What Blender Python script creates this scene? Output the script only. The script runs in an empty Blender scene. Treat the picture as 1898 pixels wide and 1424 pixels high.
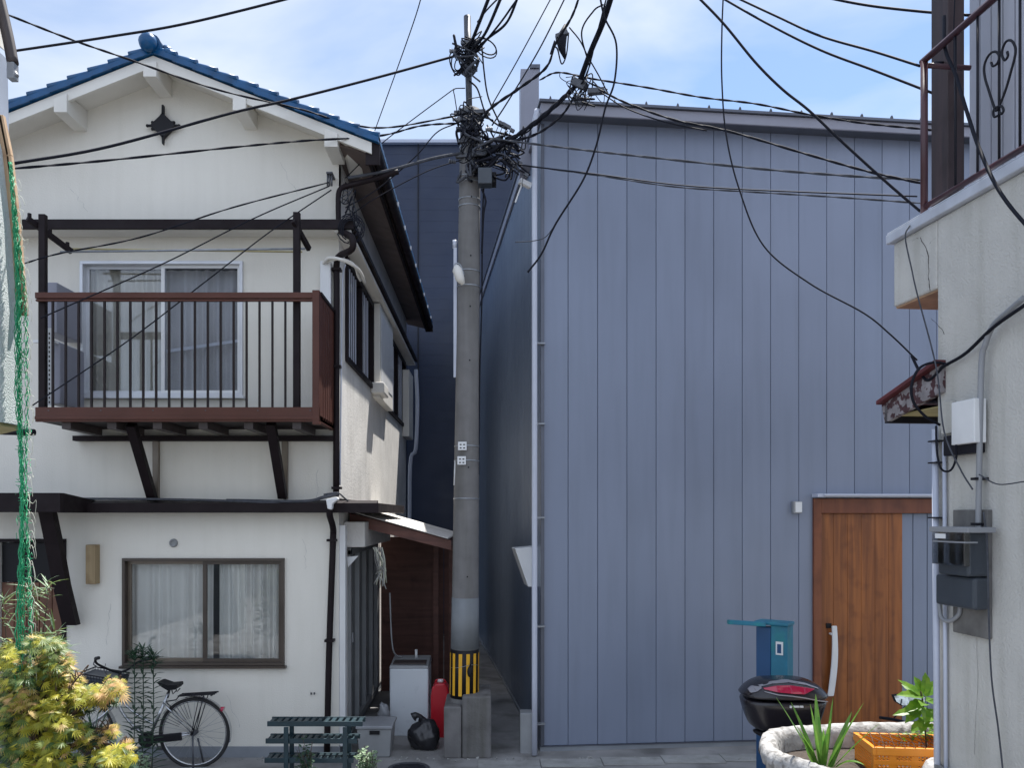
import bpy, bmesh, math, random
from mathutils import Vector, Matrix
R = math.radians
rnd = random.Random(7)
scene = bpy.context.scene
COL = scene.collection
# ---------------------------------------------------------------- camera
FPX, CX, CY, H = 1500.0, 905.0, 955.0, 2.4
cam = bpy.data.objects.new('camera', bpy.data.cameras.new('camera'))
COL.objects.link(cam); scene.camera = cam
cam.location = (0, 0, H); cam.rotation_euler = (R(90), 0, 0)
cam.data.sensor_width = 36.0
cam.data.lens = 36.0 * FPX / 1898.0
cam.data.shift_x = (949.0 - CX) / 1898.0
cam.data.shift_y = (CY - 712.0) / 1898.0
cam.data.clip_start = 0.05; cam.data.clip_end = 2000
# ---------------------------------------------------------------- sky and sun
SUN = Vector((0.195, 0.40, 0.895)).normalized()
world = bpy.data.worlds.new('World'); scene.world = world; world.use_nodes = True
nt = world.node_tree; nt.nodes.clear()
wo = nt.nodes.new('ShaderNodeOutputWorld'); bg = nt.nodes.new('ShaderNodeBackground')
sky = nt.nodes.new('ShaderNodeTexSky'); sky.sky_type = 'NISHITA'; sky.sun_disc = False
sky.sun_elevation = math.asin(SUN.z); sky.sun_rotation = math.atan2(SUN.x, SUN.y)
sky.air_density = 1.0; sky.dust_density = 0.3; sky.ozone_density = 2.0
tc = nt.nodes.new('ShaderNodeTexCoord'); mp = nt.nodes.new('ShaderNodeMapping')
mp.inputs['Scale'].default_value = (1.0, 1.0, 2.6); mp.inputs['Location'].default_value = (3.1, 0.4, 1.7)
nz = nt.nodes.new('ShaderNodeTexNoise'); nz.inputs['Scale'].default_value = 2.6; nz.inputs['Detail'].default_value = 6
nz.inputs['Roughness'].default_value = 0.5; nz.inputs['Distortion'].default_value = 0.35
rp = nt.nodes.new('ShaderNodeValToRGB'); rp.color_ramp.elements[0].position = 0.36; rp.color_ramp.elements[1].position = 0.64
rp.color_ramp.elements[0].color = (0, 0, 0, 1); rp.color_ramp.elements[1].color = (1, 1, 1, 1)
ml = nt.nodes.new('ShaderNodeMath'); ml.operation = 'MULTIPLY'; ml.inputs[1].default_value = 0.78
mx = nt.nodes.new('ShaderNodeMix'); mx.data_type = 'RGBA'
mx.inputs[7].default_value = (4.9, 5.3, 5.9, 1)
nt.links.new(tc.outputs['Generated'], mp.inputs[0]); nt.links.new(mp.outputs[0], nz.inputs[0])
nt.links.new(nz.outputs['Fac'], rp.inputs[0]); nt.links.new(rp.outputs[0], ml.inputs[0]); nt.links.new(ml.outputs[0], mx.inputs[0])
nt.links.new(sky.outputs[0], mx.inputs[6])
# unseen bright cloud bank added behind the camera to brighten the shaded walls
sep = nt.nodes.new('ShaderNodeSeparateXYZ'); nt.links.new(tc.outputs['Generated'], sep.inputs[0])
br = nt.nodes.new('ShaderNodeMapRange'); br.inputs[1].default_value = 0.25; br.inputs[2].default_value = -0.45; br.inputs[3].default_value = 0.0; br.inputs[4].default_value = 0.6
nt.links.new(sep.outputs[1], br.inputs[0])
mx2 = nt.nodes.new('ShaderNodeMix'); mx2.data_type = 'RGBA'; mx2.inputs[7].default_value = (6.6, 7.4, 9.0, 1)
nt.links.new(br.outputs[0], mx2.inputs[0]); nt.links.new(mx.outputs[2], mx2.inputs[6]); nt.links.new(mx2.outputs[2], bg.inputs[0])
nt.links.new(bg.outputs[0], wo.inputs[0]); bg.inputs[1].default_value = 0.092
sl = bpy.data.lights.new('sun', 'SUN'); sl.energy = 4.5; sl.angle = R(0.5); sl.color = (1, 0.965, 0.91)
so = bpy.data.objects.new('sun', sl); COL.objects.link(so)
so.rotation_euler = SUN.to_track_quat('Z', 'Y').to_euler(); so.location = (4, 10, 20)
scene.view_settings.view_transform = 'Standard'; scene.view_settings.look = 'None'
scene.view_settings.exposure = 1.05; scene.view_settings.gamma = 1.0

# ---------------------------------------------------------------- helpers
def P(px, py, Y):
    return Vector(((px - CX) * Y / FPX, Y, H + (CY - py) * Y / FPX))
def on_plane(px, py, frame, axis, val):
    """point where the sight line meets the plane local[axis]=val of a building frame, in local coordinates"""
    inv = frame.inverted(); o = inv @ Vector((0, 0, H)); p = inv @ P(px, py, 1.0); d = p - o
    return o + d * ((val - o[axis]) / d[axis])
def tag(o, label=None, cat=None, group=None, kind=None):
    if label: o['label'] = label
    if cat: o['category'] = cat
    if group: o['group'] = group
    if kind: o['kind'] = kind
    return o
def thing(name, loc, label, cat, group=None, rz=0):
    o = bpy.data.objects.new(name, None); COL.objects.link(o); o.empty_display_size = 0.2
    o.location = loc; o.rotation_euler = (0, 0, rz)
    o['_m'] = [v for row in (Matrix.Translation(Vector(loc)) @ Matrix.Rotation(rz, 4, 'Z')) for v in row]
    return tag(o, label, cat, group)
def rootmat(o):
    while o.parent: o = o.parent
    if '_m' in o:
        v = list(o['_m']); return Matrix([v[0:4], v[4:8], v[8:12], v[12:16]])
    return Matrix.Translation(o.location)
class MB:
    def __init__(s, frame=None):
        s.bm = bmesh.new(); s.f = frame; s.mi = 0
    def _v(s, p):
        p = Vector(p)
        return s.bm.verts.new(s.f @ p if s.f else p)
    def face(s, pts, smooth=False):
        vs = [s._v(p) for p in pts]
        f = s.bm.faces.new(vs); f.material_index = s.mi; f.smooth = smooth; return f
    def hexa(s, b):
        vs = [s._v(p) for p in b]
        for q in ((0, 3, 2, 1), (4, 5, 6, 7), (0, 1, 5, 4), (1, 2, 6, 5), (2, 3, 7, 6), (3, 0, 4, 7)):
            f = s.bm.faces.new([vs[i] for i in q]); f.material_index = s.mi
        return s
    def box(s, x0, x1, y0, y1, z0, z1):
        if x0 > x1: x0, x1 = x1, x0
        if y0 > y1: y0, y1 = y1, y0
        if z0 > z1: z0, z1 = z1, z0
        return s.hexa([(x0, y0, z0), (x1, y0, z0), (x1, y1, z0), (x0, y1, z0), (x0, y0, z1), (x1, y0, z1), (x1, y1, z1), (x0, y1, z1)])
    def bar(s, a, b, w, h, up=(0, 0, 1)):
        a, b = Vector(a), Vector(b); d = (b - a).normalized(); up = Vector(up)
        sd = d.cross(up)
        if sd.length < 1e-4: sd = d.cross(Vector((0, 1, 0)))
        sd.normalize(); u = sd.cross(d).normalized(); pts = []
        for p in (a, b):
            for i, j in ((-1, -1), (1, -1), (1, 1), (-1, 1)):
                pts.append(p + sd * (i * w / 2) + u * (j * h / 2))
        return s.hexa(pts)
    def prism(s, poly, vec):
        a = [s._v(p) for p in poly]; b = [s._v(Vector(p) + Vector(vec)) for p in poly]; n = len(poly)
        fs = [s.bm.faces.new(a[::-1]), s.bm.faces.new(b)]
        for i in range(n): fs.append(s.bm.faces.new([a[i], a[(i + 1) % n], b[(i + 1) % n], b[i]]))
        for f in fs: f.material_index = s.mi
        return s
    def tube(s, pts, r, seg=8, cap=True, closed=False):
        pts = [Vector(p) for p in pts]; n = len(pts)
        rs = r if isinstance(r, (list, tuple)) else [r] * n
        rings = []; nrm = None
        for i, p in enumerate(pts):
            if closed: d = pts[(i + 1) % n] - pts[i - 1]
            else: d = pts[min(i + 1, n - 1)] - pts[max(i - 1, 0)]
            if d.length < 1e-9: d = Vector((0, 0, 1))
            d.normalize()
            if nrm is None:
                nrm = d.cross(Vector((0, 0, 1)))
                if nrm.length < 1e-3: nrm = d.cross(Vector((0, 1, 0)))
            else:
                nrm = nrm - d * nrm.dot(d)
                if nrm.length < 1e-6: nrm = d.cross(Vector((0.3, 1, 0.2)))
            nrm.normalize(); bn = d.cross(nrm)
            rings.append([s._v(p + (nrm * math.cos(t) + bn * math.sin(t)) * rs[i]) for t in [2 * math.pi * k / seg for k in range(seg)]])
        m = n if closed else n - 1
        for i in range(m):
            A, B = rings[i], rings[(i + 1) % n]
            for k in range(seg):
                f = s.bm.faces.new([A[k], A[(k + 1) % seg], B[(k + 1) % seg], B[k]]); f.smooth = True; f.material_index = s.mi
        if cap and not closed:
            s.bm.faces.new(rings[0][::-1]).material_index = s.mi; s.bm.faces.new(rings[-1]).material_index = s.mi
        return s
    def cyl(s, a, b, r, r2=None, seg=16):
        return s.tube([a, b], [r, r if r2 is None else r2], seg)
    def lathe(s, c, prof, seg=24, axis='Z'):
        c = Vector(c); rings = []
        for (r, z) in prof:
            ring = []
            for k in range(seg):
                t = 2 * math.pi * k / seg
                if axis == 'Z': v = Vector((r * math.cos(t), r * math.sin(t), z))
                elif axis == 'Y': v = Vector((r * math.cos(t), z, r * math.sin(t)))
                else: v = Vector((z, r * math.cos(t), r * math.sin(t)))
                ring.append(s._v(c + v))
            rings.append(ring)
        for i in range(len(rings) - 1):
            for k in range(seg):
                f = s.bm.faces.new([rings[i][k], rings[i][(k + 1) % seg], rings[i + 1][(k + 1) % seg], rings[i + 1][k]]); f.smooth = True; f.material_index = s.mi
        s.bm.faces.new(rings[0][::-1]).material_index = s.mi; s.bm.faces.new(rings[-1]).material_index = s.mi
        return s
    def ball(s, c, r, sc=(1, 1, 1), seg=12):
        prof = [(max(r * math.sin(math.pi * i / 8), r * 0.02), -r * math.cos(math.pi * i / 8)) for i in range(9)]
        n0 = len(s.bm.verts); fr = s.f; s.f = None; s.lathe((0, 0, 0), prof, seg); s.f = fr
        s.bm.verts.ensure_lookup_table()
        for v in list(s.bm.verts)[n0:]:
            p = Vector((v.co.x * sc[0], v.co.y * sc[1], v.co.z * sc[2])) + Vector(c)
            v.co = fr @ p if fr else p
        return s
    def build(s, name, mats, parent=None, bevel=0, label=None, loc=None, recalc=True):
        if recalc: bmesh.ops.recalc_face_normals(s.bm, faces=s.bm.faces)
        me = bpy.data.meshes.new(name)
        o = bpy.data.objects.new(name, me); COL.objects.link(o)
        if parent is not None:
            s.bm.transform(rootmat(parent).inverted()); o.parent = parent
        elif loc is not None:
            s.bm.transform(Matrix.Translation(-Vector(loc))); o.location = loc
        s.bm.to_mesh(me); s.bm.free()
        for m in (mats if isinstance(mats, (list, tuple)) else [mats]): me.materials.append(m)
        if bevel:
            b = o.modifiers.new('bevel', 'BEVEL'); b.width = bevel; b.segments = 2; b.limit_method = 'ANGLE'; b.angle_limit = R(40)
        if label: o['label'] = label
        return o
def copy_tree(o, loc=None, rz=None, parent=None, label=None):
    c = o.copy(); COL.objects.link(c)
    if parent: c.parent = parent
    for ch in [x for x in bpy.data.objects if x.parent == o]: copy_tree(ch, parent=c)
    if loc is not None: c.location = loc
    if rz is not None: c.rotation_euler = (0, 0, rz)
    if label: c['label'] = label
    return c
def spline(pts, n=6):
    pts = [Vector(p) for p in pts]
    if len(pts) < 3: return pts
    q = [pts[0] * 2 - pts[1]] + pts + [pts[-1] * 2 - pts[-2]]; out = []
    for i in range(1, len(q) - 2):
        for k in range(n):
            t = k / n; a, b, c, d = q[i - 1], q[i], q[i + 1], q[i + 2]
            out.append(0.5 * ((2 * b) + (c - a) * t + (2 * a - 5 * b + 4 * c - d) * t * t + (3 * b - a - 3 * c + d) * t ** 3))
    out.append(pts[-1]); return out
def wall(mb, x0, x1, z0, z1, y, t, holes=(), axis='Y'):
    """upright wall sheet facing -Y (or +X for axis X) with real openings and their reveals; t is the reveal depth"""
    def Q(u, w, z): return (u, w, z) if axis == 'Y' else (w, u, z)
    xs = sorted({x0, x1, *[h[0] for h in holes], *[h[1] for h in holes]}); zs = sorted({z0, z1, *[h[2] for h in holes], *[h[3] for h in holes]})
    for i in range(len(xs) - 1):
        for j in range(len(zs) - 1):
            cx_, cz_ = (xs[i] + xs[i + 1]) / 2, (zs[j] + zs[j + 1]) / 2
            if any(h[0] < cx_ < h[1] and h[2] < cz_ < h[3] for h in holes): continue
            mb.face([Q(xs[i], y, zs[j]), Q(xs[i + 1], y, zs[j]), Q(xs[i + 1], y, zs[j + 1]), Q(xs[i], y, zs[j + 1])])
    for h in holes:
        a, b, c, d = h
        mb.face([Q(a, y, c), Q(a, y + t, c), Q(a, y + t, d), Q(a, y, d)]); mb.face([Q(b, y, c), Q(b, y + t, c), Q(b, y + t, d), Q(b, y, d)])
        mb.face([Q(a, y, c), Q(b, y, c), Q(b, y + t, c), Q(a, y + t, c)]); mb.face([Q(a, y, d), Q(b, y, d), Q(b, y + t, d), Q(a, y + t, d)])

# ---------------------------------------------------------------- materials
def mat(name, col, rough=0.6, metal=0.0, var=0.0, vs=3.0, bump=0.0, bs=80.0, streak=0.0, col2=None, c2pos=(0.5, 0.7), spec=0.5, coat=0.0):
    m = bpy.data.materials.new(name); m.use_nodes = True; n = m.node_tree; b = n.nodes['Principled BSDF']
    b.inputs['Roughness'].default_value = rough; b.inputs['Metallic'].default_value = metal
    b.inputs['Specular IOR Level'].default_value = spec; b.inputs['Coat Weight'].default_value = coat
    b.inputs['Base Color'].default_value = (*col, 1)
    t = n.nodes.new('ShaderNodeTexCoord'); last = None
    def N(scale, det=4, mapping=None):
        x = n.nodes.new('ShaderNodeTexNoise'); x.inputs['Scale'].default_value = scale; x.inputs['Detail'].default_value = det
        if mapping:
            mm = n.nodes.new('ShaderNodeMapping'); mm.inputs['Scale'].default_value = mapping
            n.links.new(t.outputs['Object'], mm.inputs[0]); n.links.new(mm.outputs[0], x.inputs[0])
        else: n.links.new(t.outputs['Object'], x.inputs[0])
        return x
    def ramp(src, p0, p1, c0, c1):
        r = n.nodes.new('ShaderNodeValToRGB'); r.color_ramp.elements[0].position = p0; r.color_ramp.elements[1].position = p1
        r.color_ramp.elements[0].color = (*c0, 1); r.color_ramp.elements[1].color = (*c1, 1); n.links.new(src, r.inputs[0]); return r
    def mixc(kind, a, bsock, fac=1.0):
        x = n.nodes.new('ShaderNodeMix'); x.data_type = 'RGBA'; x.blend_type = kind
        if isinstance(fac, (int, float)): x.inputs[0].default_value = fac
        else: n.links.new(fac, x.inputs[0])
        if isinstance(a, tuple): x.inputs[6].default_value = (*a, 1)
        else: n.links.new(a, x.inputs[6])
        if isinstance(bsock, tuple): x.inputs[7].default_value = (*bsock, 1)
        else: n.links.new(bsock, x.inputs[7])
        return x.outputs[2]
    cur = col
    if col2:
        cur = mixc('MIX', cur, col2, ramp(N(vs * 1.3, 8).outputs['Fac'], c2pos[0], c2pos[1], (0, 0, 0), (1, 1, 1)).outputs[0])
    if var:
        r = ramp(N(vs).outputs['Fac'], 0.3, 0.7, (1 - var,) * 3, (1 + var * 0.4,) * 3); cur = mixc('MULTIPLY', cur, r.outputs[0])
    if streak:
        r = ramp(N(1.0, 6, (9, 9, 0.7)).outputs['Fac'], 0.45, 0.72, (1, 1, 1), (1 - streak, 1 - streak, 1 - streak * 1.15)); cur = mixc('MULTIPLY', cur, r.outputs[0])
    if not isinstance(cur, tuple): n.links.new(cur, b.inputs['Base Color'])
    if bump:
        x = N(bs, 5); bp = n.nodes.new('ShaderNodeBump'); bp.inputs['Strength'].default_value = bump; bp.inputs['Distance'].default_value = 0.01
        n.links.new(x.outputs['Fac'], bp.inputs['Height']); n.links.new(bp.outputs[0], b.inputs['Normal'])
    if var and rough > 0.15:
        rr = ramp(N(vs * 2.2).outputs['Fac'], 0.3, 0.7, (rough * 0.85,) * 3, (min(1, rough * 1.15),) * 3); n.links.new(rr.outputs[0], b.inputs['Roughness'])
    return m
def leafmat(name, col, col2, trans=0.35):
    m = bpy.data.materials.new(name); m.use_nodes = True; n = m.node_tree; n.nodes.clear()
    o = n.nodes.new('ShaderNodeOutputMaterial'); p = n.nodes.new('ShaderNodeBsdfPrincipled'); p.inputs['Roughness'].default_value = 0.45
    tr = n.nodes.new('ShaderNodeBsdfTranslucent'); mxs = n.nodes.new('ShaderNodeMixShader'); mxs.inputs[0].default_value = trans
    g = n.nodes.new('ShaderNodeNewGeometry'); rr = n.nodes.new('ShaderNodeMix'); rr.data_type = 'RGBA'
    rr.inputs[6].default_value = (*col, 1); rr.inputs[7].default_value = (*col2, 1)
    n.links.new(g.outputs['Random Per Island'], rr.inputs[0]); n.links.new(rr.outputs[2], p.inputs['Base Color']); n.links.new(rr.outputs[2], tr.inputs[0])
    n.links.new(p.outputs[0], mxs.inputs[1]); n.links.new(tr.outputs[0], mxs.inputs[2]); n.links.new(mxs.outputs[0], o.inputs[0]); return m
def glassmat(name, tint=(0.75, 0.8, 0.8), rough=0.02, ior=1.5, extra=0.0):
    m = bpy.data.materials.new(name); m.use_nodes = True; n = m.node_tree; n.nodes.clear()
    o = n.nodes.new('ShaderNodeOutputMaterial'); tr = n.nodes.new('ShaderNodeBsdfTransparent'); tr.inputs[0].default_value = (*tint, 1)
    gl = n.nodes.new('ShaderNodeBsdfGlossy'); gl.inputs['Roughness'].default_value = rough
    fr = n.nodes.new('ShaderNodeFresnel'); fr.inputs[0].default_value = ior
    ad = n.nodes.new('ShaderNodeMath'); ad.operation = 'ADD'; ad.inputs[1].default_value = extra; ad.use_clamp = True
    ms = n.nodes.new('ShaderNodeMixShader'); n.links.new(fr.outputs[0], ad.inputs[0]); n.links.new(ad.outputs[0], ms.inputs[0])
    n.links.new(tr.outputs[0], ms.inputs[1]); n.links.new(gl.outputs[0], ms.inputs[2]); n.links.new(ms.outputs[0], o.inputs[0]); return m
def woodmat(name, c1, c2, rough=0.45, axis='Z', sc=1.0):
    m = bpy.data.materials.new(name); m.use_nodes = True; n = m.node_tree; b = n.nodes['Principled BSDF']; b.inputs['Roughness'].default_value = rough
    t = n.nodes.new('ShaderNodeTexCoord'); mp_ = n.nodes.new('ShaderNodeMapping')
    mp_.inputs['Scale'].default_value = {'Z': (14 * sc, 14 * sc, 1.0 * sc), 'X': (1.0 * sc, 14 * sc, 14 * sc), 'Y': (14 * sc, 1.0 * sc, 14 * sc)}[axis]
    x = n.nodes.new('ShaderNodeTexNoise'); x.inputs['Scale'].default_value = 1.0; x.inputs['Detail'].default_value = 8; x.inputs['Distortion'].default_value = 0.6
    x2 = n.nodes.new('ShaderNodeTexNoise'); x2.inputs['Scale'].default_value = 5.0; x2.inputs['Detail'].default_value = 2
    r = n.nodes.new('ShaderNodeValToRGB'); r.color_ramp.elements[0].position = 0.35; r.color_ramp.elements[1].position = 0.65
    r.color_ramp.elements[0].color = (*c1, 1); r.color_ramp.elements[1].color = (*c2, 1)
    r2 = n.nodes.new('ShaderNodeValToRGB'); r2.color_ramp.elements[0].position = 0.55; r2.color_ramp.elements[1].position = 0.72
    r2.color_ramp.elements[0].color = (1, 1, 1, 1); r2.color_ramp.elements[1].color = (0.72, 0.66, 0.62, 1)
    mm = n.nodes.new('ShaderNodeMix'); mm.data_type = 'RGBA'; mm.blend_type = 'MULTIPLY'; mm.inputs[0].default_value = 1
    n.links.new(t.outputs['Object'], mp_.inputs[0]); n.links.new(mp_.outputs[0], x.inputs[0]); n.links.new(t.outputs['Object'], x2.inputs[0])
    n.links.new(x.outputs['Fac'], r.inputs[0]); n.links.new(x2.outputs['Fac'], r2.inputs[0]); n.links.new(r.outputs[0], mm.inputs[6]); n.links.new(r2.outputs[0], mm.inputs[7])
    n.links.new(mm.outputs[2], b.inputs['Base Color']); return m
M = dict(
    stucco=mat('white_stucco', (0.75, 0.725, 0.66), 0.85, var=0.09, vs=0.6, bump=0.3, bs=80, streak=0.04),
    stucco_old=mat('weathered_stucco', (0.72, 0.70, 0.67), 0.9, var=0.14, vs=2.6, bump=0.5, bs=50, streak=0.10),
    trimwhite=mat('cream_paint', (0.72, 0.70, 0.65), 0.6, var=0.08, vs=3, bump=0.05),
    brown=mat('dark_brown_paint', (0.013, 0.008, 0.010), 0.6, spec=0.2, var=0.25, vs=4, bump=0.05, bs=40),
    soffit=mat('brown_soffit', (0.05, 0.038, 0.037), 0.6, var=0.2, vs=3),
    soffit_l=mat('eave_boards', (0.15, 0.115, 0.105), 0.6, var=0.2, vs=3, streak=0.1),
    balc=mat('red_brown_metal', (0.088, 0.032, 0.022), 0.5, spec=0.3, var=0.15, vs=3),
    balc_dark=mat('dark_baluster_metal', (0.014, 0.008, 0.009), 0.5, spec=0.25),
    tile=mat('blue_glazed_tile', (0.004, 0.075, 0.20), 0.36, var=0.35, vs=7, spec=0.35, coat=0.1),
    alu=mat('pale_aluminium', (0.62, 0.64, 0.68), 0.35, 0.3, var=0.05),
    bronze=mat('bronze_frame', (0.075, 0.06, 0.05), 0.35, 0.3, var=0.15, vs=5),
    bronze_l=mat('worn_bronze_frame', (0.17, 0.14, 0.11), 0.35, 0.3, var=0.15, vs=5),
    curtain=mat('white_curtain', (0.82, 0.82, 0.80), 0.9, var=0.1, vs=2),
    curtain_b=mat('beige_curtain', (0.62, 0.60, 0.56), 0.9, var=0.15, vs=2),
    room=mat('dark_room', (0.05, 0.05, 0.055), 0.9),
    glass=glassmat('window_glass', (0.96, 0.97, 0.97), extra=0.03),
    glass_dark=glassmat('smoked_glass', (0.30, 0.34, 0.36), extra=0.08),
    screen=glassmat('insect_screen', (0.82, 0.84, 0.88), rough=0.6, ior=1.1, extra=0.03),
    siding=mat('grey_blue_siding', (0.222, 0.258, 0.345), 0.42, 0.15, var=0.10, vs=0.5, bump=0.04, bs=6, streak=0.07),
    siding_b=mat('grey_blue_siding_darker', (0.213, 0.249, 0.335), 0.40, 0.15, var=0.10, vs=0.6, bump=0.04, bs=6, streak=0.08),
    siding_c=mat('grey_blue_siding_paler', (0.229, 0.264, 0.35), 0.44, 0.15, var=0.10, vs=0.45, bump=0.04, bs=5, streak=0.06),
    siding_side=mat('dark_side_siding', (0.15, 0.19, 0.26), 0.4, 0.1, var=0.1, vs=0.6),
    greymetal=mat('roof_edge_metal', (0.12, 0.13, 0.16), 0.35, 0.5, var=0.1),
    fascia=mat('mauve_grey_fascia', (0.27, 0.275, 0.33), 0.45, var=0.06),
    navy=mat('navy_siding', (0.008, 0.019, 0.052), 0.45, var=0.15, vs=1.2, bump=0.08, bs=20),
    whitepipe=mat('pale_pipe', (0.50, 0.53, 0.62), 0.35, var=0.06),
    door=woodmat('red_cedar_door', (0.18, 0.054, 0.012), (0.33, 0.108, 0.024), 0.4),
    doorframe=woodmat('cedar_frame', (0.15, 0.04, 0.017), (0.21, 0.065, 0.025), 0.4),
    found=mat('painted_footing', (0.24, 0.26, 0.29), 0.8, var=0.2, vs=3, bump=0.15),
    concrete=mat('pole_concrete', (0.18, 0.176, 0.176), 0.8, var=0.18, vs=5, bump=0.15, bs=120, streak=0.25),
    sleeve=mat('pale_pole_sleeve', (0.20, 0.215, 0.23), 0.6, var=0.12, vs=6, streak=0.15),
    concrete2=mat('old_concrete', (0.33, 0.33, 0.32), 0.85, var=0.25, vs=4, bump=0.4, bs=60, streak=0.2),
    board=mat('weathered_backboard', (0.16, 0.155, 0.15), 0.85, var=0.4, vs=8, streak=0.3),
    blockc=mat('stained_block', (0.17, 0.165, 0.165), 0.9, var=0.3, vs=5, bump=0.5, bs=50, streak=0.35),
    render=mat('rough_grey_render', (0.56, 0.55, 0.52), 0.9, var=0.16, vs=2.4, bump=0.7, bs=70, streak=0.16),
    crack=mat('crack_dirt', (0.05, 0.045, 0.04), 0.9),  # one dark tone for wall and pavement cracks
    ledge=mat('pale_ledge_metal', (0.50, 0.53, 0.60), 0.45, var=0.15, vs=8),
    rail=mat('maroon_rail_paint', (0.075, 0.028, 0.034), 0.35, var=0.3, vs=9),
    iron=mat('black_iron', (0.010, 0.010, 0.016), 0.5, spec=0.25),
    timber=woodmat('dark_timber_post', (0.035, 0.024, 0.026), (0.065, 0.04, 0.04), 0.6),
    orange_lit=mat('orange_lit_underside', (0.40, 0.25, 0.15), 0.7, var=0.3, vs=9),
    ribbed=mat('pale_ribbed_cladding', (0.45, 0.46, 0.52), 0.5, var=0.1, vs=1.5, streak=0.12),
    cable=mat('black_cable', (0.008, 0.009, 0.016), 0.7, spec=0.2),
    cable_g=mat('grey_cable', (0.075, 0.08, 0.095), 0.85, spec=0.15, var=0.3, vs=20),
    steel=mat('galvanised_steel', (0.32, 0.34, 0.37), 0.4, 0.6, var=0.25, vs=14),
    steel_d=mat('dull_steel_fittings', (0.10, 0.105, 0.12), 0.5, 0.4, var=0.3, vs=18),
    white=mat('white_plastic', (0.72, 0.73, 0.74), 0.4, var=0.06, vs=6),
    appliance=mat('washing_machine_shell', (0.62, 0.66, 0.70), 0.3, var=0.06, vs=4),
    greyplastic=mat('grey_plastic', (0.28, 0.29, 0.30), 0.45, var=0.12, vs=6),
    meter=mat('meter_grey', (0.045, 0.055, 0.07), 0.4, var=0.1, vs=6),
    meterclear=glassmat('meter_cover', (0.5, 0.53, 0.56), 0.1, extra=0.12),
    red=mat('red_plastic', (0.50, 0.012, 0.025), 0.35, var=0.1),
    bagblack=mat('black_sack', (0.02, 0.02, 0.024), 0.28, bump=0.6, bs=18),
    yellow=mat('yellow_band', (0.75, 0.40, 0.02), 0.4, var=0.12, vs=12),
    black=mat('black_paint', (0.010, 0.010, 0.013), 0.5, spec=0.25),
    rubber=mat('tyre_rubber', (0.02, 0.02, 0.022), 0.75, bump=0.2, bs=150),
    chrome=mat('bright_steel', (0.55, 0.56, 0.58), 0.22, 0.95, var=0.12, vs=20),
    greenpaint=mat('dark_green_paint', (0.008, 0.032, 0.045), 0.45, var=0.3, vs=9),
    teal=mat('teal_paint', (0.015, 0.17, 0.27), 0.45, var=0.25, vs=5, col2=(0.012, 0.24, 0.26), c2pos=(0.48, 0.68)),
    tealdark=mat('deep_blue_paint', (0.005, 0.06, 0.17), 0.4, var=0.1),
    caseblack=mat('glossy_black_plastic', (0.012, 0.010, 0.014), 0.27, coat=0.2),
    lens=mat('red_lens', (0.40, 0.008, 0.05), 0.12, coat=0.8),
    lensclear=mat('silver_trim_and_glint', (0.30, 0.29, 0.31), 0.25, 0.3),
    mirror=mat('mirror_glass', (0.42, 0.52, 0.62), 0.03, 1.0),
    planter=mat('whitewashed_rough_concrete', (0.42, 0.41, 0.40), 0.9, var=0.35, vs=14, bump=1.0, bs=28, col2=(0.22, 0.21, 0.2), c2pos=(0.5, 0.62)),
    soil=mat('dark_soil', (0.055, 0.04, 0.03), 0.95, var=0.4, vs=20, bump=0.8, bs=40),
    crate=mat('orange_crate_plastic', (0.78, 0.27, 0.02), 0.35, var=0.08, vs=6),
    net=mat('green_net', (0.01, 0.30, 0.13), 0.5),
    straw=mat('pale_dry_tendril', (0.55, 0.56, 0.46), 0.7),
    lath=woodmat('pale_lath', (0.30, 0.19, 0.11), (0.52, 0.36, 0.22), 0.7),
    roughcast=mat('white_roughcast', (0.58, 0.62, 0.63), 0.9, var=0.1, vs=3, bump=1.0, bs=110),
    greysid=mat('pale_blue_siding', (0.34, 0.38, 0.46), 0.5, var=0.1),
    lampwood=woodmat('pale_wood_lamp', (0.30, 0.22, 0.12), (0.40, 0.30, 0.17), 0.6),
    rustdoor=woodmat('rust_brown_board', (0.13, 0.055, 0.032), (0.17, 0.075, 0.042), 0.6),
    sheet=mat('pale_corrugated_sheet', (0.70, 0.67, 0.63), 0.5, var=0.2, vs=4, streak=0.2),
    redwood=woodmat('reddish_old_wood', (0.09, 0.035, 0.025), (0.14, 0.055, 0.04), 0.6, 'X'),
    kraft=mat('peeling_paint', (0.27, 0.25, 0.26), 0.85, var=0.3, col2=(0.07, 0.03, 0.035), c2pos=(0.50, 0.54), vs=16, bump=0.3),
    redroof=mat('maroon_sheet_roof', (0.12, 0.025, 0.03), 0.5, var=0.3, vs=6),
    pvc=mat('grey_pvc_conduit', (0.26, 0.27, 0.29), 0.45, var=0.12, vs=5),
    ochre=mat('ochre_underside', (0.42, 0.36, 0.18), 0.8, var=0.2, vs=5),
    bark=mat('bark', (0.07, 0.045, 0.03), 0.9, bump=0.5, bs=60),
    lf_yellow=leafmat('yellow_green_leaf', (0.62, 0.55, 0.06), (0.30, 0.33, 0.05), .38),
    lf_green=leafmat('mid_green_leaf', (0.05, 0.12, 0.03), (0.22, 0.28, 0.08), .25),
    lf_pink=leafmat('pinkish_young_leaf', (0.60, 0.35, 0.17), (0.58, 0.48, 0.15), .25),
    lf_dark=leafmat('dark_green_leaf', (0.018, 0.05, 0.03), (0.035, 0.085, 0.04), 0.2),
    lf_pale=leafmat('variegated_leaf', (0.10, 0.22, 0.08), (0.40, 0.48, 0.34), 0.3),
    lf_blade=leafmat('blade_leaf', (0.07, 0.20, 0.03), (0.16, 0.30, 0.05), 0.4),
    lf_lime=leafmat('lime_leaf', (0.20, 0.36, 0.03), (0.10, 0.25, 0.02), 0.45),
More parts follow.
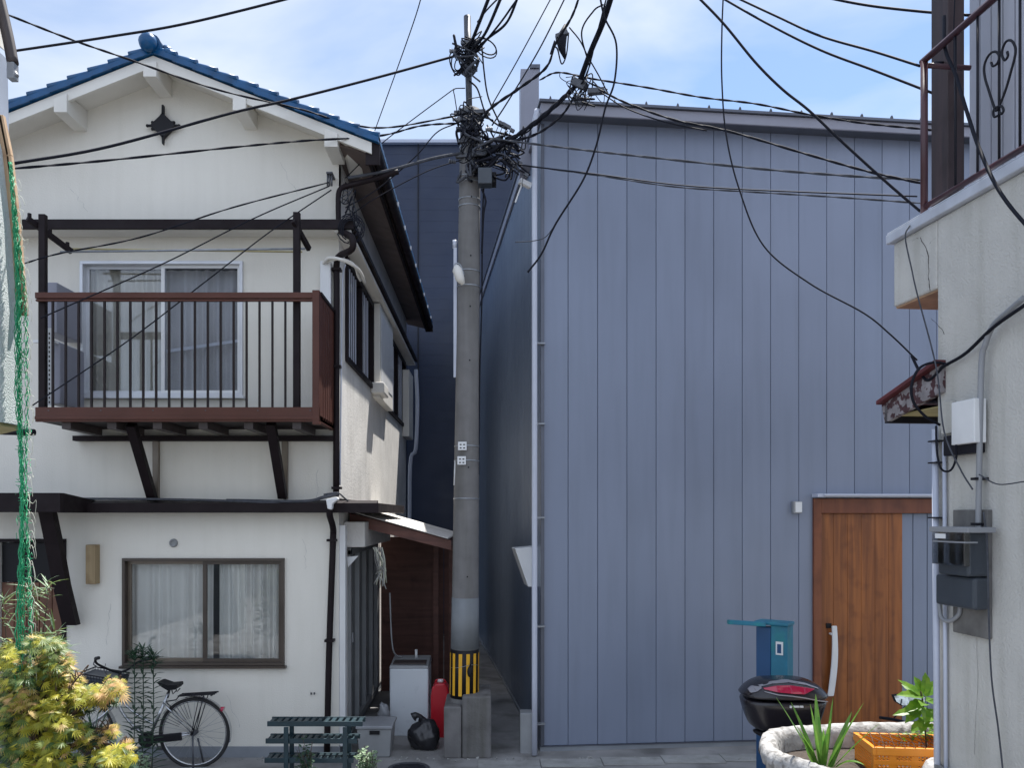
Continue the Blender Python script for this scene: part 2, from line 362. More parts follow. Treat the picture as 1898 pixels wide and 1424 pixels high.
    asphalt=mat('asphalt', (0.055, 0.055, 0.058), 0.9, var=0.25, vs=2, bump=0.5, bs=120),
    paving=mat('concrete_paving', (0.27, 0.265, 0.26), 0.9, var=0.4, vs=1.6, bump=0.6, bs=50, col2=(0.16, 0.155, 0.15), c2pos=(0.52, 0.66)),
)

# ================================================================ THE GROUND
g = MB(); g.face([(-300, -300, 0), (300, -300, 0), (300, 300, 0), (-300, 300, 0)])
tag(g.build('ground', M['asphalt']), kind='structure')
g = MB(); g.face([(-7, -14, 0.004), (7, -14, 0.004), (7, 16, 0.004), (-7, 16, 0.004)])
tag(g.build('pavement', M['paving']), kind='structure')

kr = random.Random(31)
g = MB()
for i in range(14):
    x0_ = -.1 + i * .6; g.box(x0_ + .004, x0_ + .596, 7.62 + i * .055, 7.86 + i * .055, .0041, .0165 + kr.uniform(-.002, .002))
tag(g.build('kerb', M['concrete2'], bevel=.006), kind='structure')
dc = thing('drain_cover', (-.55, 7.5, 0), 'round iron drain cover set in the pavement before the low block wall', 'drain cover')
g = MB(); g.lathe((-.75, 7.62, .0041), [(.20, 0), (.20, .008), (.17, .009), (.165, .005)], 32); g.build('ring', M['steel_d'], dc)
g = MB()
for k in range(-3, 4): w_ = math.sqrt(.16 ** 2 - (k * .042) ** 2); g.box(-.75 - w_, -.75 + w_, 7.62 + k * .042 - .012, 7.62 + k * .042 + .012, .0095, .0125)
g.build('grating', M['iron'], dc)
g = MB()
for i in range(7):
    x, y = kr.uniform(-4.5, 2.0), kr.uniform(6.0, 7.6); dx, dy = kr.uniform(-.2, .2), kr.uniform(-.2, .2)
    for k in range(9):
        nx, ny = x + dx + kr.uniform(-.08, .08), y + dy + kr.uniform(-.08, .08); w_ = kr.uniform(.002, .006); g.face([(x, y, .0082), (nx, ny, .0082), (nx + w_, ny + w_, .0082), (x + w_, y + w_, .0082)]); x, y = nx, ny
tag(g.build('pavement_crack', M['crack']), kind='structure')
gl_ = MB()
for i in range(260):
    x, y = kr.uniform(-4.2, 3.0), kr.choice((kr.uniform(6.6, 7.6), kr.uniform(7.85, 7.97))); r_ = kr.uniform(.004, .014); n0 = len(gl_.bm.verts); bmesh.ops.create_icosphere(gl_.bm, subdivisions=1, radius=r_, matrix=Matrix.Translation((x, y, .006 + r_ * .4)))
tag(gl_.build('gravel_grit', M['concrete2']), 'loose grit and small stones scattered along the wall feet', 'grit', kind='stuff')
# ================================================================ WHITE HOUSE
s8 = 8 / FPX
def X8(px): return (px - CX) * s8
def Z8(py): return H + (CY - py) * s8
WX0, WX1, WY = -4.86, -1.477, 8.0
BACK = 14.6
wh = thing('white_house', ((WX0 + WX1) / 2, WY, 0), 'two storey white stucco house with blue tiled gable roof and brown railed balcony', 'house')
lw = (X8(230), X8(526), Z8(1232), Z8(1037))
uw = (X8(152), X8(449), Z8(733), Z8(487))
dr = (X8(-2), X8(122), 0.1, Z8(1003))
m = MB(); wall(m, WX0, WX1, 0.11, 5.14, WY, 0.14, [lw, uw, dr]); m.build('wall', M['stucco'], wh)
# side wall (faces +X), openings for the two side windows and the side door
sw1 = (8.36, 10.25, 4.02, 5.05); sw2 = (11.75, 14.2, 3.95, 5.05); sd = (8.55, 10.6, 0.12, 2.02)
m = MB(); wall(m, 8.0, BACK, 0.11, 5.95, WX1, -0.12, [sw1, sw2, sd], 'X')
m.build('side_wall', M['stucco_old'], wh)
m = MB(); m.box(WX0, WX1 - 0.0, BACK - 0.1, BACK, 0.0, 5.95); m.box(WX0 - 0.02, WX0 + 0.08, 8.15, BACK - 0.1, 0, 5.9); m.build('rear_wall', M['stucco_old'], wh)
m = MB(); m.box(WX0 + 0.02, WX1 - 0.012, 8.012, BACK - 0.1, 0, 0.11); m.box(WX0, WX1 + 0.012, 7.985, 8.012, 0, 0.11); m.build('footing', M['found'], wh)
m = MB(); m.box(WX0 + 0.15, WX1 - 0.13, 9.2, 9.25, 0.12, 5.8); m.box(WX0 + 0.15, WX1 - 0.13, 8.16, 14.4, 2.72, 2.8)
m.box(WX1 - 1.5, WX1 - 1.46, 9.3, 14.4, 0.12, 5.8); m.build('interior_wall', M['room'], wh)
# gable upper wall: a slab following the roof slope
RX, RZ, SL = -3.16, 6.735, 0.398
def roofz(x): return RZ - SL * abs(x - RX)
m = MB()
m.prism([(WX0, WY - 0.006, 5.13), (WX1, WY - 0.006, 5.13), (WX1, WY - 0.006, roofz(WX1) - 0.02), (RX, WY - 0.006, RZ - 0.02), (WX0, WY - 0.006, roofz(WX0) - 0.02)], (0, 0.12, 0))
m.build('gable_wall', M['stucco'], wh)
# roof: base deck, soffit, stepped tile courses, verge tiles and ridge
FY, BY = 7.65, 15.0
EXR, EXL = -1.10, -5.22
rf = MB()
for sgn, ex in ((1, EXR), (-1, EXL)):
    a = (RX, FY + 0.02, RZ); b = (ex, FY + 0.02, roofz(ex))
    rf.prism([a, b, (b[0], b[1], b[2] + 0.035), (RX, a[1], RZ + 0.035)], (0, BY - FY, 0))
roof = rf.build('roof', M['soffit'], wh)
tl = MB()
NC = 11
for sgn, ex in ((1, EXR - 0.0), (-1, EXL)):
    W = abs(ex - RX) + 0.04
    for i in range(NC):
        d0, d1 = W * i / NC, W * (i + 1) / NC + 0.03
        x0, x1 = RX + sgn * d0, RX + sgn * d1
        z0, z1 = RZ - SL * d0 + 0.04, RZ - SL * d1 + 0.04
        n = 96; prev = None
        for k in range(n + 1):
            y = FY - 0.05 + (BY - FY + 0.1) * k / n
            wv = 0.018 * math.sin(k * math.pi / 2) ** 2
            cur = [Vector((x0, y, z0 + 0.012 + wv)), Vector((x1, y, z1 + 0.05 + wv)), Vector((x1, y, z1 + 0.01))]
            if prev:
                tl.face([prev[0], prev[1], cur[1], cur[0]]); tl.face([prev[1], prev[2], cur[2], cur[1]])
            prev = cur
        # verge tile: a rounded bar with a hanging flange, one per course
        tl.hexa([(x0, FY - 0.055, z0 - 0.03), (x1, FY - 0.055, z1 - 0.022), (x1, FY + 0.01, z1 - 0.022), (x0, FY + 0.01, z0 - 0.03),
                 (x0, FY - 0.05, z0 + 0.03), (x1, FY - 0.05, z1 + 0.058), (x1, FY + 0.10, z1 + 0.058), (x0, FY + 0.10, z0 + 0.03)])
        tl.cyl((x0, FY - 0.02, z0 + 0.02), (x1, FY - 0.02, z1 + 0.046), 0.030, 0.038, 10)
tl.build('roof_tiles', M['tile'], wh)
rg = MB()
y = FY - 0.06; k = 0
while y < BY:
    rg.tube([(RX, y, RZ + 0.10), (RX, y + 0.27, RZ + 0.10)], [0.082, 0.075], 14); y += 0.25
rg.ball((RX - 0.02, FY - 0.09, RZ + 0.085), 0.085); rg.ball((RX + 0.085, FY + 0.12, RZ + 0.10), 0.07, (1.0, 1.6, .8)); rg.ball((RX + 0.14, FY + 0.0, RZ + 0.03), 0.05, (1.2, 1.2, .8))
rg.build('ridge_tile', M['tile'], roof)
# barge boards
m = MB()
for sgn, ex in ((1, EXR), (-1, EXL)):
    m.prism([(RX, FY - 0.02, RZ + 0.0), (ex, FY - 0.02, roofz(ex)), (ex, FY - 0.02, roofz(ex) - 0.105), (RX, FY - 0.02, RZ - 0.105)], (0, 0.035, 0))
m.build('barge_board', M['trimwhite'], wh)
# soffit lining under the gable overhang
m = MB()
for sgn, ex in ((1, WX1), (-1, WX0)):
    m.prism([(RX, FY + 0.02, RZ - 0.008), (ex, FY + 0.02, roofz(ex) - 0.008), (ex, FY + 0.02, roofz(ex) - 0.02), (RX, FY + 0.02, RZ - 0.02)], (0, 0.33, 0))
m.build('soffit', M['trimwhite'], wh)
for px, hh in ((277, 0.0), (111, 0), (443, 0), (613, 0)):
    x = (px - CX) * 7.6 / FPX; zt = roofz(x) - 0.012
    m = MB(); m.hexa([(x - .062, FY - 0.045, zt - 0.19), (x + .062, FY - 0.045, zt - 0.19), (x + .062, WY, zt - 0.19), (x - .062, WY, zt - 0.19),
                      (x - .062, FY - 0.045, roofz(x - .062) - .05), (x + .062, FY - 0.045, roofz(x + .062) - .05), (x + .062, WY, roofz(x + .062) - .02), (x - .062, WY, roofz(x - .062) - .02)])
    m.build('purlin_end', M['trimwhite'], wh, bevel=0.004)
# eave underside and brown fascia with gutter on the right side
m = MB(); m.prism([(WX1 - 0.02, FY + 0.06, roofz(WX1) - 0.13), (EXR - 0.03, FY + 0.06, roofz(EXR) - 0.07), (EXR - 0.03, FY + 0.06, roofz(EXR) - 0.03), (WX1 - 0.02, FY + 0.06, roofz(WX1) - 0.05)], (0, BY - FY - .06, 0))
m.build('eave_underside', M['soffit_l'], wh)
m = MB(); ez = roofz(EXR); gx = EXR + 0.025
for (y0, y1) in ((FY + 0.02, BY - 0.02),):
    prof = []
    for k in range(9):
        t = math.pi + math.pi * k / 8; prof.append((gx + 0.055 * math.cos(t), ez - 0.03 + 0.055 * math.sin(t)))
    prof += [(gx + 0.047 * math.cos(math.pi + math.pi * k / 8), ez - 0.03 + 0.047 * math.sin(math.pi + math.pi * k / 8)) for k in range(8, -1, -1)]
    m.prism([(p[0], y0, p[1]) for p in prof], (0, y1 - y0, 0))
m.box(gx - 0.085, gx - 0.057, FY + 0.02, BY - 0.02, ez - 0.12, ez + 0.02)
m.box(gx - 0.085, gx + 0.05, FY - 0.0, FY + 0.018, ez - 0.20, ez + 0.01)
m.box(gx - 0.085, gx + 0.05, BY - 0.02, BY, ez - 0.12, ez)
m.build('gutter', M['brown'], wh)
m = MB(); y = 8.4
while y < 14.9: m.box(gx + 0.03, gx + 0.062, y, y + 0.03, ez - 0.02, ez + 0.03); y += 0.75
m.build('gutter_bracket', M['alu'], wh)
# flared corner piece at the front of the eave
m = MB(); m.hexa([P(640, 265, 7.66), P(668, 264, 7.66), P(672, 330, 8.3), P(650, 330, 8.3), P(628, 258, 7.66), P(672, 255, 7.66), P(684, 300, 8.3), P(640, 300, 8.3)])
m.build('eave_end', M['trimwhite'], wh, bevel=0.006)
# upper band canopy (front) and along the right side
m = MB(); zt, zb = 5.225, 5.135
m.box(WX0, WX1 + 0.19, 7.72, 7.755, zb, zt); m.box(WX0, WX1 + 0.0, 7.755, 7.994, zt - 0.03, zt - 0.005)
m.box(WX1 + 0.155, WX1 + 0.19, 7.755, 14.7, zt - 0.045, zt)
m.box(WX1, WX1 + 0.155, 7.755, 14.7, zt - 0.03, zt - 0.005)
m.build('band_fascia', M['brown'], wh, bevel=0.003)
m = MB(); m.box(WX0, WX1 + 0.0, 7.757, 7.992, zb + 0.01, zb + 0.045); m.box(WX1 + 0.002, WX1 + 0.153, 7.757, 14.69, zb - 0.02, zb + 0.02)
m.build('band_soffit', M['trimwhite'], wh)
# lower band canopy
m = MB(); z1 = 2.4 + (955 - 933) * 7.8 / FPX; z0 = 2.4 + (955 - 951) * 7.8 / FPX
m.box(X8(150), WX1 + 0.42, 7.78, 7.81, z0, z1); m.box(WX1 + 0.39, WX1 + 0.42, 7.81, 10.2, z0, z1)
m.hexa([(X8(150), 7.81, z1 - .03), (WX1 + .39, 7.81, z1 - .03), (WX1 + .39, 7.998, z1 + .0), (X8(150), 7.998, z1), (X8(150), 7.81, z1 - .01), (WX1 + .39, 7.81, z1 - .01), (WX1 + .39, 7.998, z1 + .03), (X8(150), 7.998, z1 + .03)])
m.hexa([(WX1 + .001, 8.0, z1 - .01), (WX1 + .39, 8.0, z1 - .03), (WX1 + .39, 10.2, z1 - .03), (WX1 + .001, 10.2, z1 - .01), (WX1 + .001, 8.0, z1 + .05), (WX1 + .39, 8.0, z1 - .01), (WX1 + .39, 10.2, z1 - .01), (WX1 + .001, 10.2, z1 + .05)])
m.build('lower_band', M['brown'], wh, bevel=0.003)
# porch head on the left with raking strut
m = MB(); m.box(-5.2, -3.86, 7.3, 7.36, 2.4 + (955 - 950) * 7.3 / FPX, 2.4 + (955 - 914) * 7.3 / FPX)
m.hexa([(-3.92, 7.361, 2.42), (-3.86, 7.361, 2.42), (-3.86, 7.99, 2.42), (-3.92, 7.99, 2.42), (-3.92, 7.361, 2.6), (-3.86, 7.361, 2.6), (-3.86, 7.99, 2.54), (-3.92, 7.99, 2.54)])
m.box(-5.2, -3.92, 7.361, 7.99, 2.52, 2.55)
m.build('porch_head', M['brown'], wh, bevel=0.004)
m = MB(); pts = [(85, 948), (98, 1010), (112, 1085), (130, 1160)]
a = [P(px - 15, py, 7.45 + i * .13) for i, (px, py) in enumerate(pts)]; b = [P(px + 11, py, 7.45 + i * .13) for i, (px, py) in enumerate(pts)]
for i in range(3):
    q = [a[i], b[i], b[i + 1], a[i + 1]]; m.hexa(q + [v + Vector((0, 0.09, 0)) for v in q])
m.build('porch_strut', M['brown'], wh)
# dark transom and board door at the left
m = MB(); m.box(dr[0], dr[1] - 0.02, 8.05, 8.09, Z8(1080), dr[3] - 0.02); m.build('door_transom', M['black'], wh)
dd = MB(); n = 5; w = (dr[1] - 0.03 - dr[0]) / n
for i in range(n): dd.box(dr[0] + w * i + 0.003, dr[0] + w * (i + 1) - 0.003, 8.04, 8.08, 0.12, Z8(1081))
dd.build('door', M['rustdoor'], wh, bevel=0.004)
m = MB(); m.box(dr[1] - 0.035, dr[1] + 0.006, 7.985, 8.1, 0.11, dr[3]); m.box(dr[0], dr[1] + 0.006, 7.985, 8.1, dr[3] - 0.012, dr[3] + 0.02); m.build('door_frame', M['brown'], wh)

def curtain(x0, x1, z0, z1, y, folds, amp, matn, parent):
    m = MB(); n = folds * 10; pv = None
    for i in range(n + 1):
        t = i / n; x = x0 + (x1 - x0) * t
        yy = y + amp * math.sin(t * folds * 2 * math.pi + 0.9 * math.sin(t * 17)) + amp * .4 * math.sin(t * folds * 5.1)
        c = [(x, yy * 1, z0), (x, yy, (z0 + z1) / 2), (x, y + (yy - y) * .6, z1)]
        if pv: m.face([pv[0], c[0], c[1], pv[1]], True); m.face([pv[1], c[1], c[2], pv[2]], True)
        pv = c
    return m.build('curtain', M[matn], parent)
def framebars(m, x0, x1, z0, z1, y0, y1, w):
    m.box(x0, x1, y0, y1, z0, z0 + w); m.box(x0, x1, y0, y1, z1 - w, z1); m.box(x0, x0 + w, y0, y1, z0 + w, z1 - w); m.box(x1 - w, x1, y0, y1, z0 + w, z1 - w)
# lower window
def window(h, fmat, y, leftmat, rightmat, frame_w, sash_w, gl, gr, lname):
    x0, x1, z0, z1 = h
    m = MB(); framebars(m, x0 - .01, x1 + .01, z0 - .01, z1 + .01, y - .03, y + .10, frame_w); w = m.build('window', fmat, wh, bevel=0.002, label=lname)
    m = MB(); m.box(x0 - .03, x1 + .03, y - .055, y + .0, z0 - .035, z0 - .012); m.build('sill', fmat, w)
    xm = (x0 + x1) / 2
    for (a, b, yy, mm_, gm) in ((x0 + .015, xm + .015, y + .055, leftmat, gl), (xm - .015, x1 - .015, y + .02, rightmat, gr)):
        m = MB(); framebars(m, a, b, z0 + .015, z1 - .015, yy - .012, yy + .012, sash_w); m.build('sash', mm_, w, bevel=0.002)
        m = MB(); m.box(a + sash_w - .005, b - sash_w + .005, yy - .003, yy + .003, z0 + .012 + sash_w, z1 - .012 - sash_w); m.build('pane', gm, w)
    return w
w1 = window(lw, M['bronze'], 8.0, M['bronze_l'], M['bronze'], 0.028, 0.038, M['glass'], M['glass'], 'bronze framed lower window with white curtains')
curtain(lw[0], lw[0] + .84, lw[2], lw[3], 8.15, 7, .022, 'curtain', w1); curtain(lw[0] + .90, lw[1], lw[2], lw[3], 8.13, 9, .03, 'curtain', w1)
w2 = window(uw, M['alu'], 8.0, M['alu'], M['white'], 0.03, 0.036, M['glass'], M['screen'], 'white framed balcony window with beige curtains')
curtain(uw[0], uw[1], uw[2], uw[3] - .03, 8.16, 13, .03, 'curtain_b', w2)
m = MB(); a = P(305, 652, 8.09); b = P(443, 632, 8.09); m.bar(a, b, .02, .03); m.build('leaning_stick', M['white'], w2)
# side windows
def side_window(h, lab):
    y0, y1, z0, z1 = h; x = WX1
    m = MB()
    for (a, b, c, d) in ((y0 - .02, y1 + .02, z0 - .03, z0 + .03), (y0 - .02, y1 + .02, z1 - .04, z1 + .03), (y0 - .02, y0 + .04, z0 + .03, z1 - .04), (y1 - .04, y1 + .02, z0 + .03, z1 - .04), ((y0 + y1) / 2 - .03, (y0 + y1) / 2 + .03, z0 + .03, z1 - .04)):
        m.box(x - .08, x + .03, a, b, c, d)
    w = m.build('window', M['brown'], wh, bevel=0.003, label=lab)
    m = MB(); m.box(x - .03, x - .024, y0 + .03, y1 - .03, z0 + .02, z1 - .03); m.build('pane', M['glass'], w)
    m = MB(); m.box(x - .10, x - .09, y0 + .5 * (y1 - y0), y1 - .02, z0 + .01, z1 - .01); m.build('curtain', M['curtain'], w)
    m = MB(); n = 14
    for i in range(n):
        yy = y0 + .06 + (y1 - y0 - .12) * i / n
        if i % 7 < 5: m.box(x + .008, x + .018, yy, yy + .018, z0 + .04, z1 - .05)
    m.build('window_bars', M['whitepipe'], w)
side_window(sw1, 'front side window with dark frame and pale bars'); side_window(sw2, 'rear side window with dark frame and pale bars')
m = MB(); m.box(WX1 + .002, WX1 + .10, 10.3, 11.7, 3.9, 5.10); m.build('shutter_box', M['trimwhite'], wh, bevel=0.006)
m = MB(); m.box(WX1 + .102, WX1 + .106, 10.38, 11.62, 4.1, 5.0); m.build('shutter_panel', M['white'], wh)
m = MB(); m.box(WX1 + .002, WX1 + .17, 10.15, 10.62, 3.93, 4.07); m.build('drip_box', M['trimwhite'], wh, bevel=0.02)
m = MB(); m.box(WX1 + .002, WX1 + .12, 13.9, 14.6, 3.75, 4.9); m.build('end_box', M['trimwhite'], wh, bevel=0.01)
# narrow return wall between rear window and lower roof
m = MB(); m.tube(spline([(WX1 + .16, 14.75, 5.05), (WX1 + .19, 14.72, 4.4), (WX1 + .16, 14.7, 3.6), (WX1 + .06, 14.7, 3.3), (WX1 + .05, 14.7, 1.5)], 5), .035, 10); m.build('rear_downpipe', M['whitepipe'], wh)
# gable ornament: a black pointed lattice diamond with side prongs
m = MB(); c = P(301, 231, 7.93)
def dia(pts, d): m.prism([Vector((c.x + x, c.y, c.z + z)) for x, z in pts], (0, d, 0))
dia([(0, .13), (.035, .085), (.125, .0), (.035, -.09), (0, -.13), (-.035, -.09), (-.125, .0), (-.035, .085)], .05)
dia([(-.012, .10), (.012, .10), (.010, .20), (-.010, .20)], .04); dia([(-.012, -.10), (.012, -.10), (.006, -.185), (-.006, -.185)], .04)
for sx in (-1, 1):
    for zz, l in ((.032, .105), (0, .155), (-.032, .105)):
        m.bar((c.x + sx * .03, c.y + .02, c.z + zz), (c.x + sx * l, c.y + .02, c.z + zz), .03, .018)
        m.ball((c.x + sx * l, c.y + .02, c.z + zz), .016)
m.build('gable_ornament', M['black'], wh, bevel=0.004)
# lamp, vent, sockets on the lower wall
a, b = P(163, 1083, 7.95), P(181, 1010, 7.95); m = MB(); m.box(a.x, b.x, 7.90, 8.0, a.z, b.z); m.build('wall_lamp', M['lampwood'], wh, bevel=0.006)
c = P(322, 1007, 8.0); m = MB(); m.lathe(c, [(.042, 0), (.042, -.012), (.034, -.03), (.026, -.03), (.024, -.01)], 20, 'Y'); m.build('wall_vent', M['greyplastic'], wh)
m = MB()
for px in (577, 583): q = P(px, 1286, 8.0); m.box(q.x - .006, q.x + .006, 7.985, 8.0, q.z - .01, q.z + .01)
m.build('wall_hook', M['steel_d'], wh)
ck = random.Random(77)
for (px, py, n_, dx, dy) in ((560, 1000, 9, .3, 6), (205, 1120, 8, -.5, 8), (420, 1290, 8, 2, 7), (130, 350, 10, 3, 4), (520, 300, 9, 4, 6), (590, 870, 7, -2, 7)):
    m = MB(); p0 = (px, py)
    for k in range(n_):
        p1 = (p0[0] + dx + ck.uniform(-4, 4), p0[1] + dy + ck.uniform(-2, 3)); w_ = ck.uniform(.001, .0025); yy = 7.992 if py < 420 else 7.998
        a, b = P(*p0, yy), P(*p1, yy); m.face([a, b, b + Vector((w_, 0, 0)), a + Vector((w_, 0, 0))]); p0 = p1
    m.build('hairline_crack', M['greyplastic'], wh)
# balcony
BYF = 7.25; k7 = BYF / FPX
def X7(px): return (px - CX) * k7
def Z7(py): return H + (CY - py) * k7
ba = MB(); bx0, bx1 = X7(65), X7(592)
ba.box(bx0, bx1, BYF + .03, 7.99, Z7(780), Z7(770))
bal = ba.build('balcony', M['brown'], wh, label='brown metal balcony with thin upright bars')
m = MB(); m.box(bx0, bx1, BYF, BYF + .028, Z7(782), Z7(755)); m.box(bx0, bx1, BYF - .012, BYF, Z7(778), Z7(772)); m.build('fascia', M['balc'], bal, bevel=0.003)
m = MB()
for px in range(90, 580, 97):
    for py in (761, 777): q = Vector((X7(px), BYF, Z7(py))); m.cyl(q + Vector((0, -.006, 0)), q + Vector((0, .002, 0)), .006, None, 8)
m.build('bolt', M['steel_d'], bal)
m = MB(); m.box(bx0, X7(579), BYF - .006, BYF + .045, Z7(553), Z7(542)); m.box(bx0, X7(579), BYF + .004, BYF + .036, Z7(558), Z7(554)); m.build('top_rail', M['balc'], bal, bevel=0.004)
m = MB(); m.box(X7(579), bx1, BYF - .01, BYF + .055, Z7(787), Z7(538)); m.build('corner_post', M['balc'], bal, bevel=0.004)
m = MB(); m.box(bx1 - .05, bx1, BYF + .056, 7.99, Z7(782), Z7(545))
for i in range(1, 7): yy = BYF + .056 + i * .105; m.box(bx1, bx1 + .004, yy - .006, yy + .006, Z7(776), Z7(552))
m.build('side_panel', M['balc'], bal, bevel=0.004)
m = MB(); m.box(bx1 - .07, bx1 + .012, BYF + .056, 7.985, Z7(545) + .001, Z7(538)); m.build('side_rail', M['balc_dark'], bal, bevel=0.003)
i = 0
for px in range(96, 575, 24):
    if abs(px - 545) < 9: continue
    m = MB(); m.box(X7(px) - .0085, X7(px) + .0085, BYF + .008, BYF + .028, Z7(755), Z7(557)); m.build('baluster', M['balc_dark'], bal)
for px, yy in ((71, BYF + .02), (545, BYF + .05)):
    m = MB(); m.box(X7(px) - .03, X7(px) + .03, yy + .03, yy + .085, Z7(775), 5.12 if px < 100 else 5.15); m.build('balcony_post', M['brown'], bal, bevel=0.004)
for px in (110, 195, 280, 365, 450, 540):
    m = MB(); m.box(X7(px), X7(px) + .08, BYF + .04, 7.89, Z7(780) - .07, Z7(780) - .001); m.build('joist', M['soffit'], bal)
m = MB(); m.box(bx0, bx1, 7.90, 7.985, Z7(780) - .12, Z7(780) - .071); m.build('wall_beam', M['brown'], bal)
for (a0, b0, px) in (((243, 788), (283, 926), 289), ((502, 785), (524, 922), 528)):
    m = MB(); a = P(*a0, 7.42); b = P(*b0, 7.93); m.bar(a, b, .085, .07, (0, 1, 0)); m.build('raking_brace', M['brown'], bal, bevel=0.004)
    m = MB(); q = P(px, 806, 7.97); m.box(q.x - .03, q.x + .03, 7.955, 7.995, 2.56, 3.15); m.build('wall_batten', M['bronze_l'], bal, bevel=0.003)
for px in (71, 545):
    m = MB(); x = X7(px); xb_ = x + (.11 if px < 100 else .07); m.bar((x - (.10 if px < 100 else .02), 7.25 if px < 100 else 7.3, 5.06), (xb_, 7.62 if px < 100 else 7.55, 4.88), .035, .05)
    for t in ((0.05, .5, .9) if px < 100 else ()):
        m.cyl((x - .10 + .21 * t, 7.25 + .37 * t, 5.06 - .18 * t), (x - .10 + .21 * t, 7.25 + .37 * t, 5.12 - .18 * t), .018, .018, 8)
    m.build('laundry_pole_arm', M['brown'], bal, bevel=0.003)
lp = thing('laundry_pole', P(340, 462, 7.6), 'pair of pale laundry poles hung above the balcony on dark arms', 'laundry pole')
m = MB(); m.cyl(P(112, 467, 7.58), P(566, 461, 7.58), .010); m.build('pole_rod', M['steel'], lp)
m = MB(); m.cyl(P(118, 461, 7.66), P(560, 467, 7.66), .008); m.build('pole_rod', M['ochre'], lp)
# downpipe at the right corner, with its elbows and hopper
dp = MB()
dp.tube(spline([P(738, 318, 7.95), P(700, 330, 7.93), P(650, 343, 7.9), P(630, 352, 7.88), P(627, 380, 7.86), P(628, 432, 7.86)], 5), .026, 12)
dp.tube(spline([P(629, 428, 7.8), P(652, 440, 7.62), P(652, 462, 7.62), P(630, 474, 7.8), P(624, 490, 7.93), P(624, 560, 7.94), P(623, 920, 7.94)], 5), .031, 12)
dp.tube(spline([P(612, 936, 7.72), P(611, 955, 7.74), P(617, 978, 7.86), P(617, 1010, 7.93), P(610, 1210, 7.93), P(606, 1395, 7.93)], 5), .031, 12)
dp.build('downpipe', M['brown'], wh)
m = MB()
for py in (500, 680, 905): q = P(624, py, 7.94); m.box(q.x - .045, q.x + .045, 7.90, 7.99, q.z - .012, q.z + .012)
for py in (1002, 1188): q = P(615 if py < 1100 else 611, py, 7.93); m.box(q.x - .045, q.x + .045, 7.89, 7.99, q.z - .012, q.z + .012)
m.build('pipe_clip', M['brown'], wh)
m = MB(); q = P(614, 934, 7.7); m.prism([(q.x - .045, 7.66, q.z + .04), (q.x + .06, 7.66, q.z + .065), (q.x + .075, 7.66, q.z + .04), (q.x + .02, 7.66, q.z + .0), (q.x + .01, 7.66, q.z - .06), (q.x - .03, 7.66, q.z - .05)], (0, .08, 0)); m.build('hopper', M['white'], wh, bevel=0.01)
m = MB(); a = P(594, 545, 7.93); b = P(614, 485, 7.93); m.box(a.x, b.x, 7.9, 7.99, 3.3, b.z); m.build('conduit_cover', M['white'], wh, bevel=0.01)
m = MB(); m.tube(spline([P(600, 488, 7.9), P(612, 478, 7.8), P(640, 484, 7.75), P(665, 500, 7.9), P(676, 524, 8.4)], 6), .016, 8); m.tube(spline([P(605, 486, 7.9), P(630, 480, 7.75), P(655, 490, 7.8), P(664, 512, 8.1), P(668, 520, 8.4)], 6), .013, 8)
m.build('refrigerant_hose', M['trimwhite'], wh)
m = MB(); m.tube(spline([P(640, 490, 7.95), P(635, 520, 7.96), P(633, 640, 7.97), P(630, 900, 7.97)], 6), .008, 6); m.build('corner_wire', M['whitepipe'], wh)
m = MB(); m.tube(spline([P(560, 938, 7.8), P(450, 930, 7.8), P(300, 926, 7.82), P(150, 925, 7.85)], 6), .012, 8); m.tube(spline([P(628, 915, 7.8), P(600, 922, 7.78), P(560, 930, 7.8), P(420, 928, 7.82)], 6), .016, 8)
m.tube(spline([P(600, 917, 7.8), P(625, 914, 7.78), P(640, 925, 7.9), P(650, 934, 8.0)], 5), .008, 6)
m.build('band_cable', M['cable_g'], wh)
# small insulator and wire mess at the upper right corner of the house
m = MB(); q = P(611, 333, 7.85)
for dx in (-.02, 0, .02): m.cyl((q.x + dx, 7.85, q.z - .06), (q.x + dx, 7.85, q.z + .06), .009, .009, 8)
m.box(q.x - .03, q.x + .03, 7.83, 7.99, q.z + .055, q.z + .07); m.build('insulator_rack', M['steel_d'], wh)
rr = random.Random(3)
def squiggle(c, rad, r, n=6, y=7.9, rr=rr, yj=.08):
    pts = [P(c[0] + rr.uniform(-1, 1) * rad[0], c[1] + rr.uniform(-1, 1) * rad[1], y + rr.uniform(-yj, yj)) for _ in range(n)]
    return spline(pts, 6)
for i in range(9):
    m = MB(); m.tube(squiggle((645 + i * 1.5, 350 + i * 12), (14, 26), 0, 5, 7.86), .005, 5); m.build('service_wire', M['cable'] if i % 3 else M['cable_g'], wh)
for i in range(5):
    m = MB(); c = (650, 424); pts = [P(c[0] + (14 + i * 3) * math.cos(t * 1.0 + i), c[1] + (16 + 3 * i) * math.sin(t + i), 7.68) for t in [k * math.pi / 8 for k in range(14)]]
    m.tube(pts, .006, 5); m.build('service_wire', M['cable'], wh)
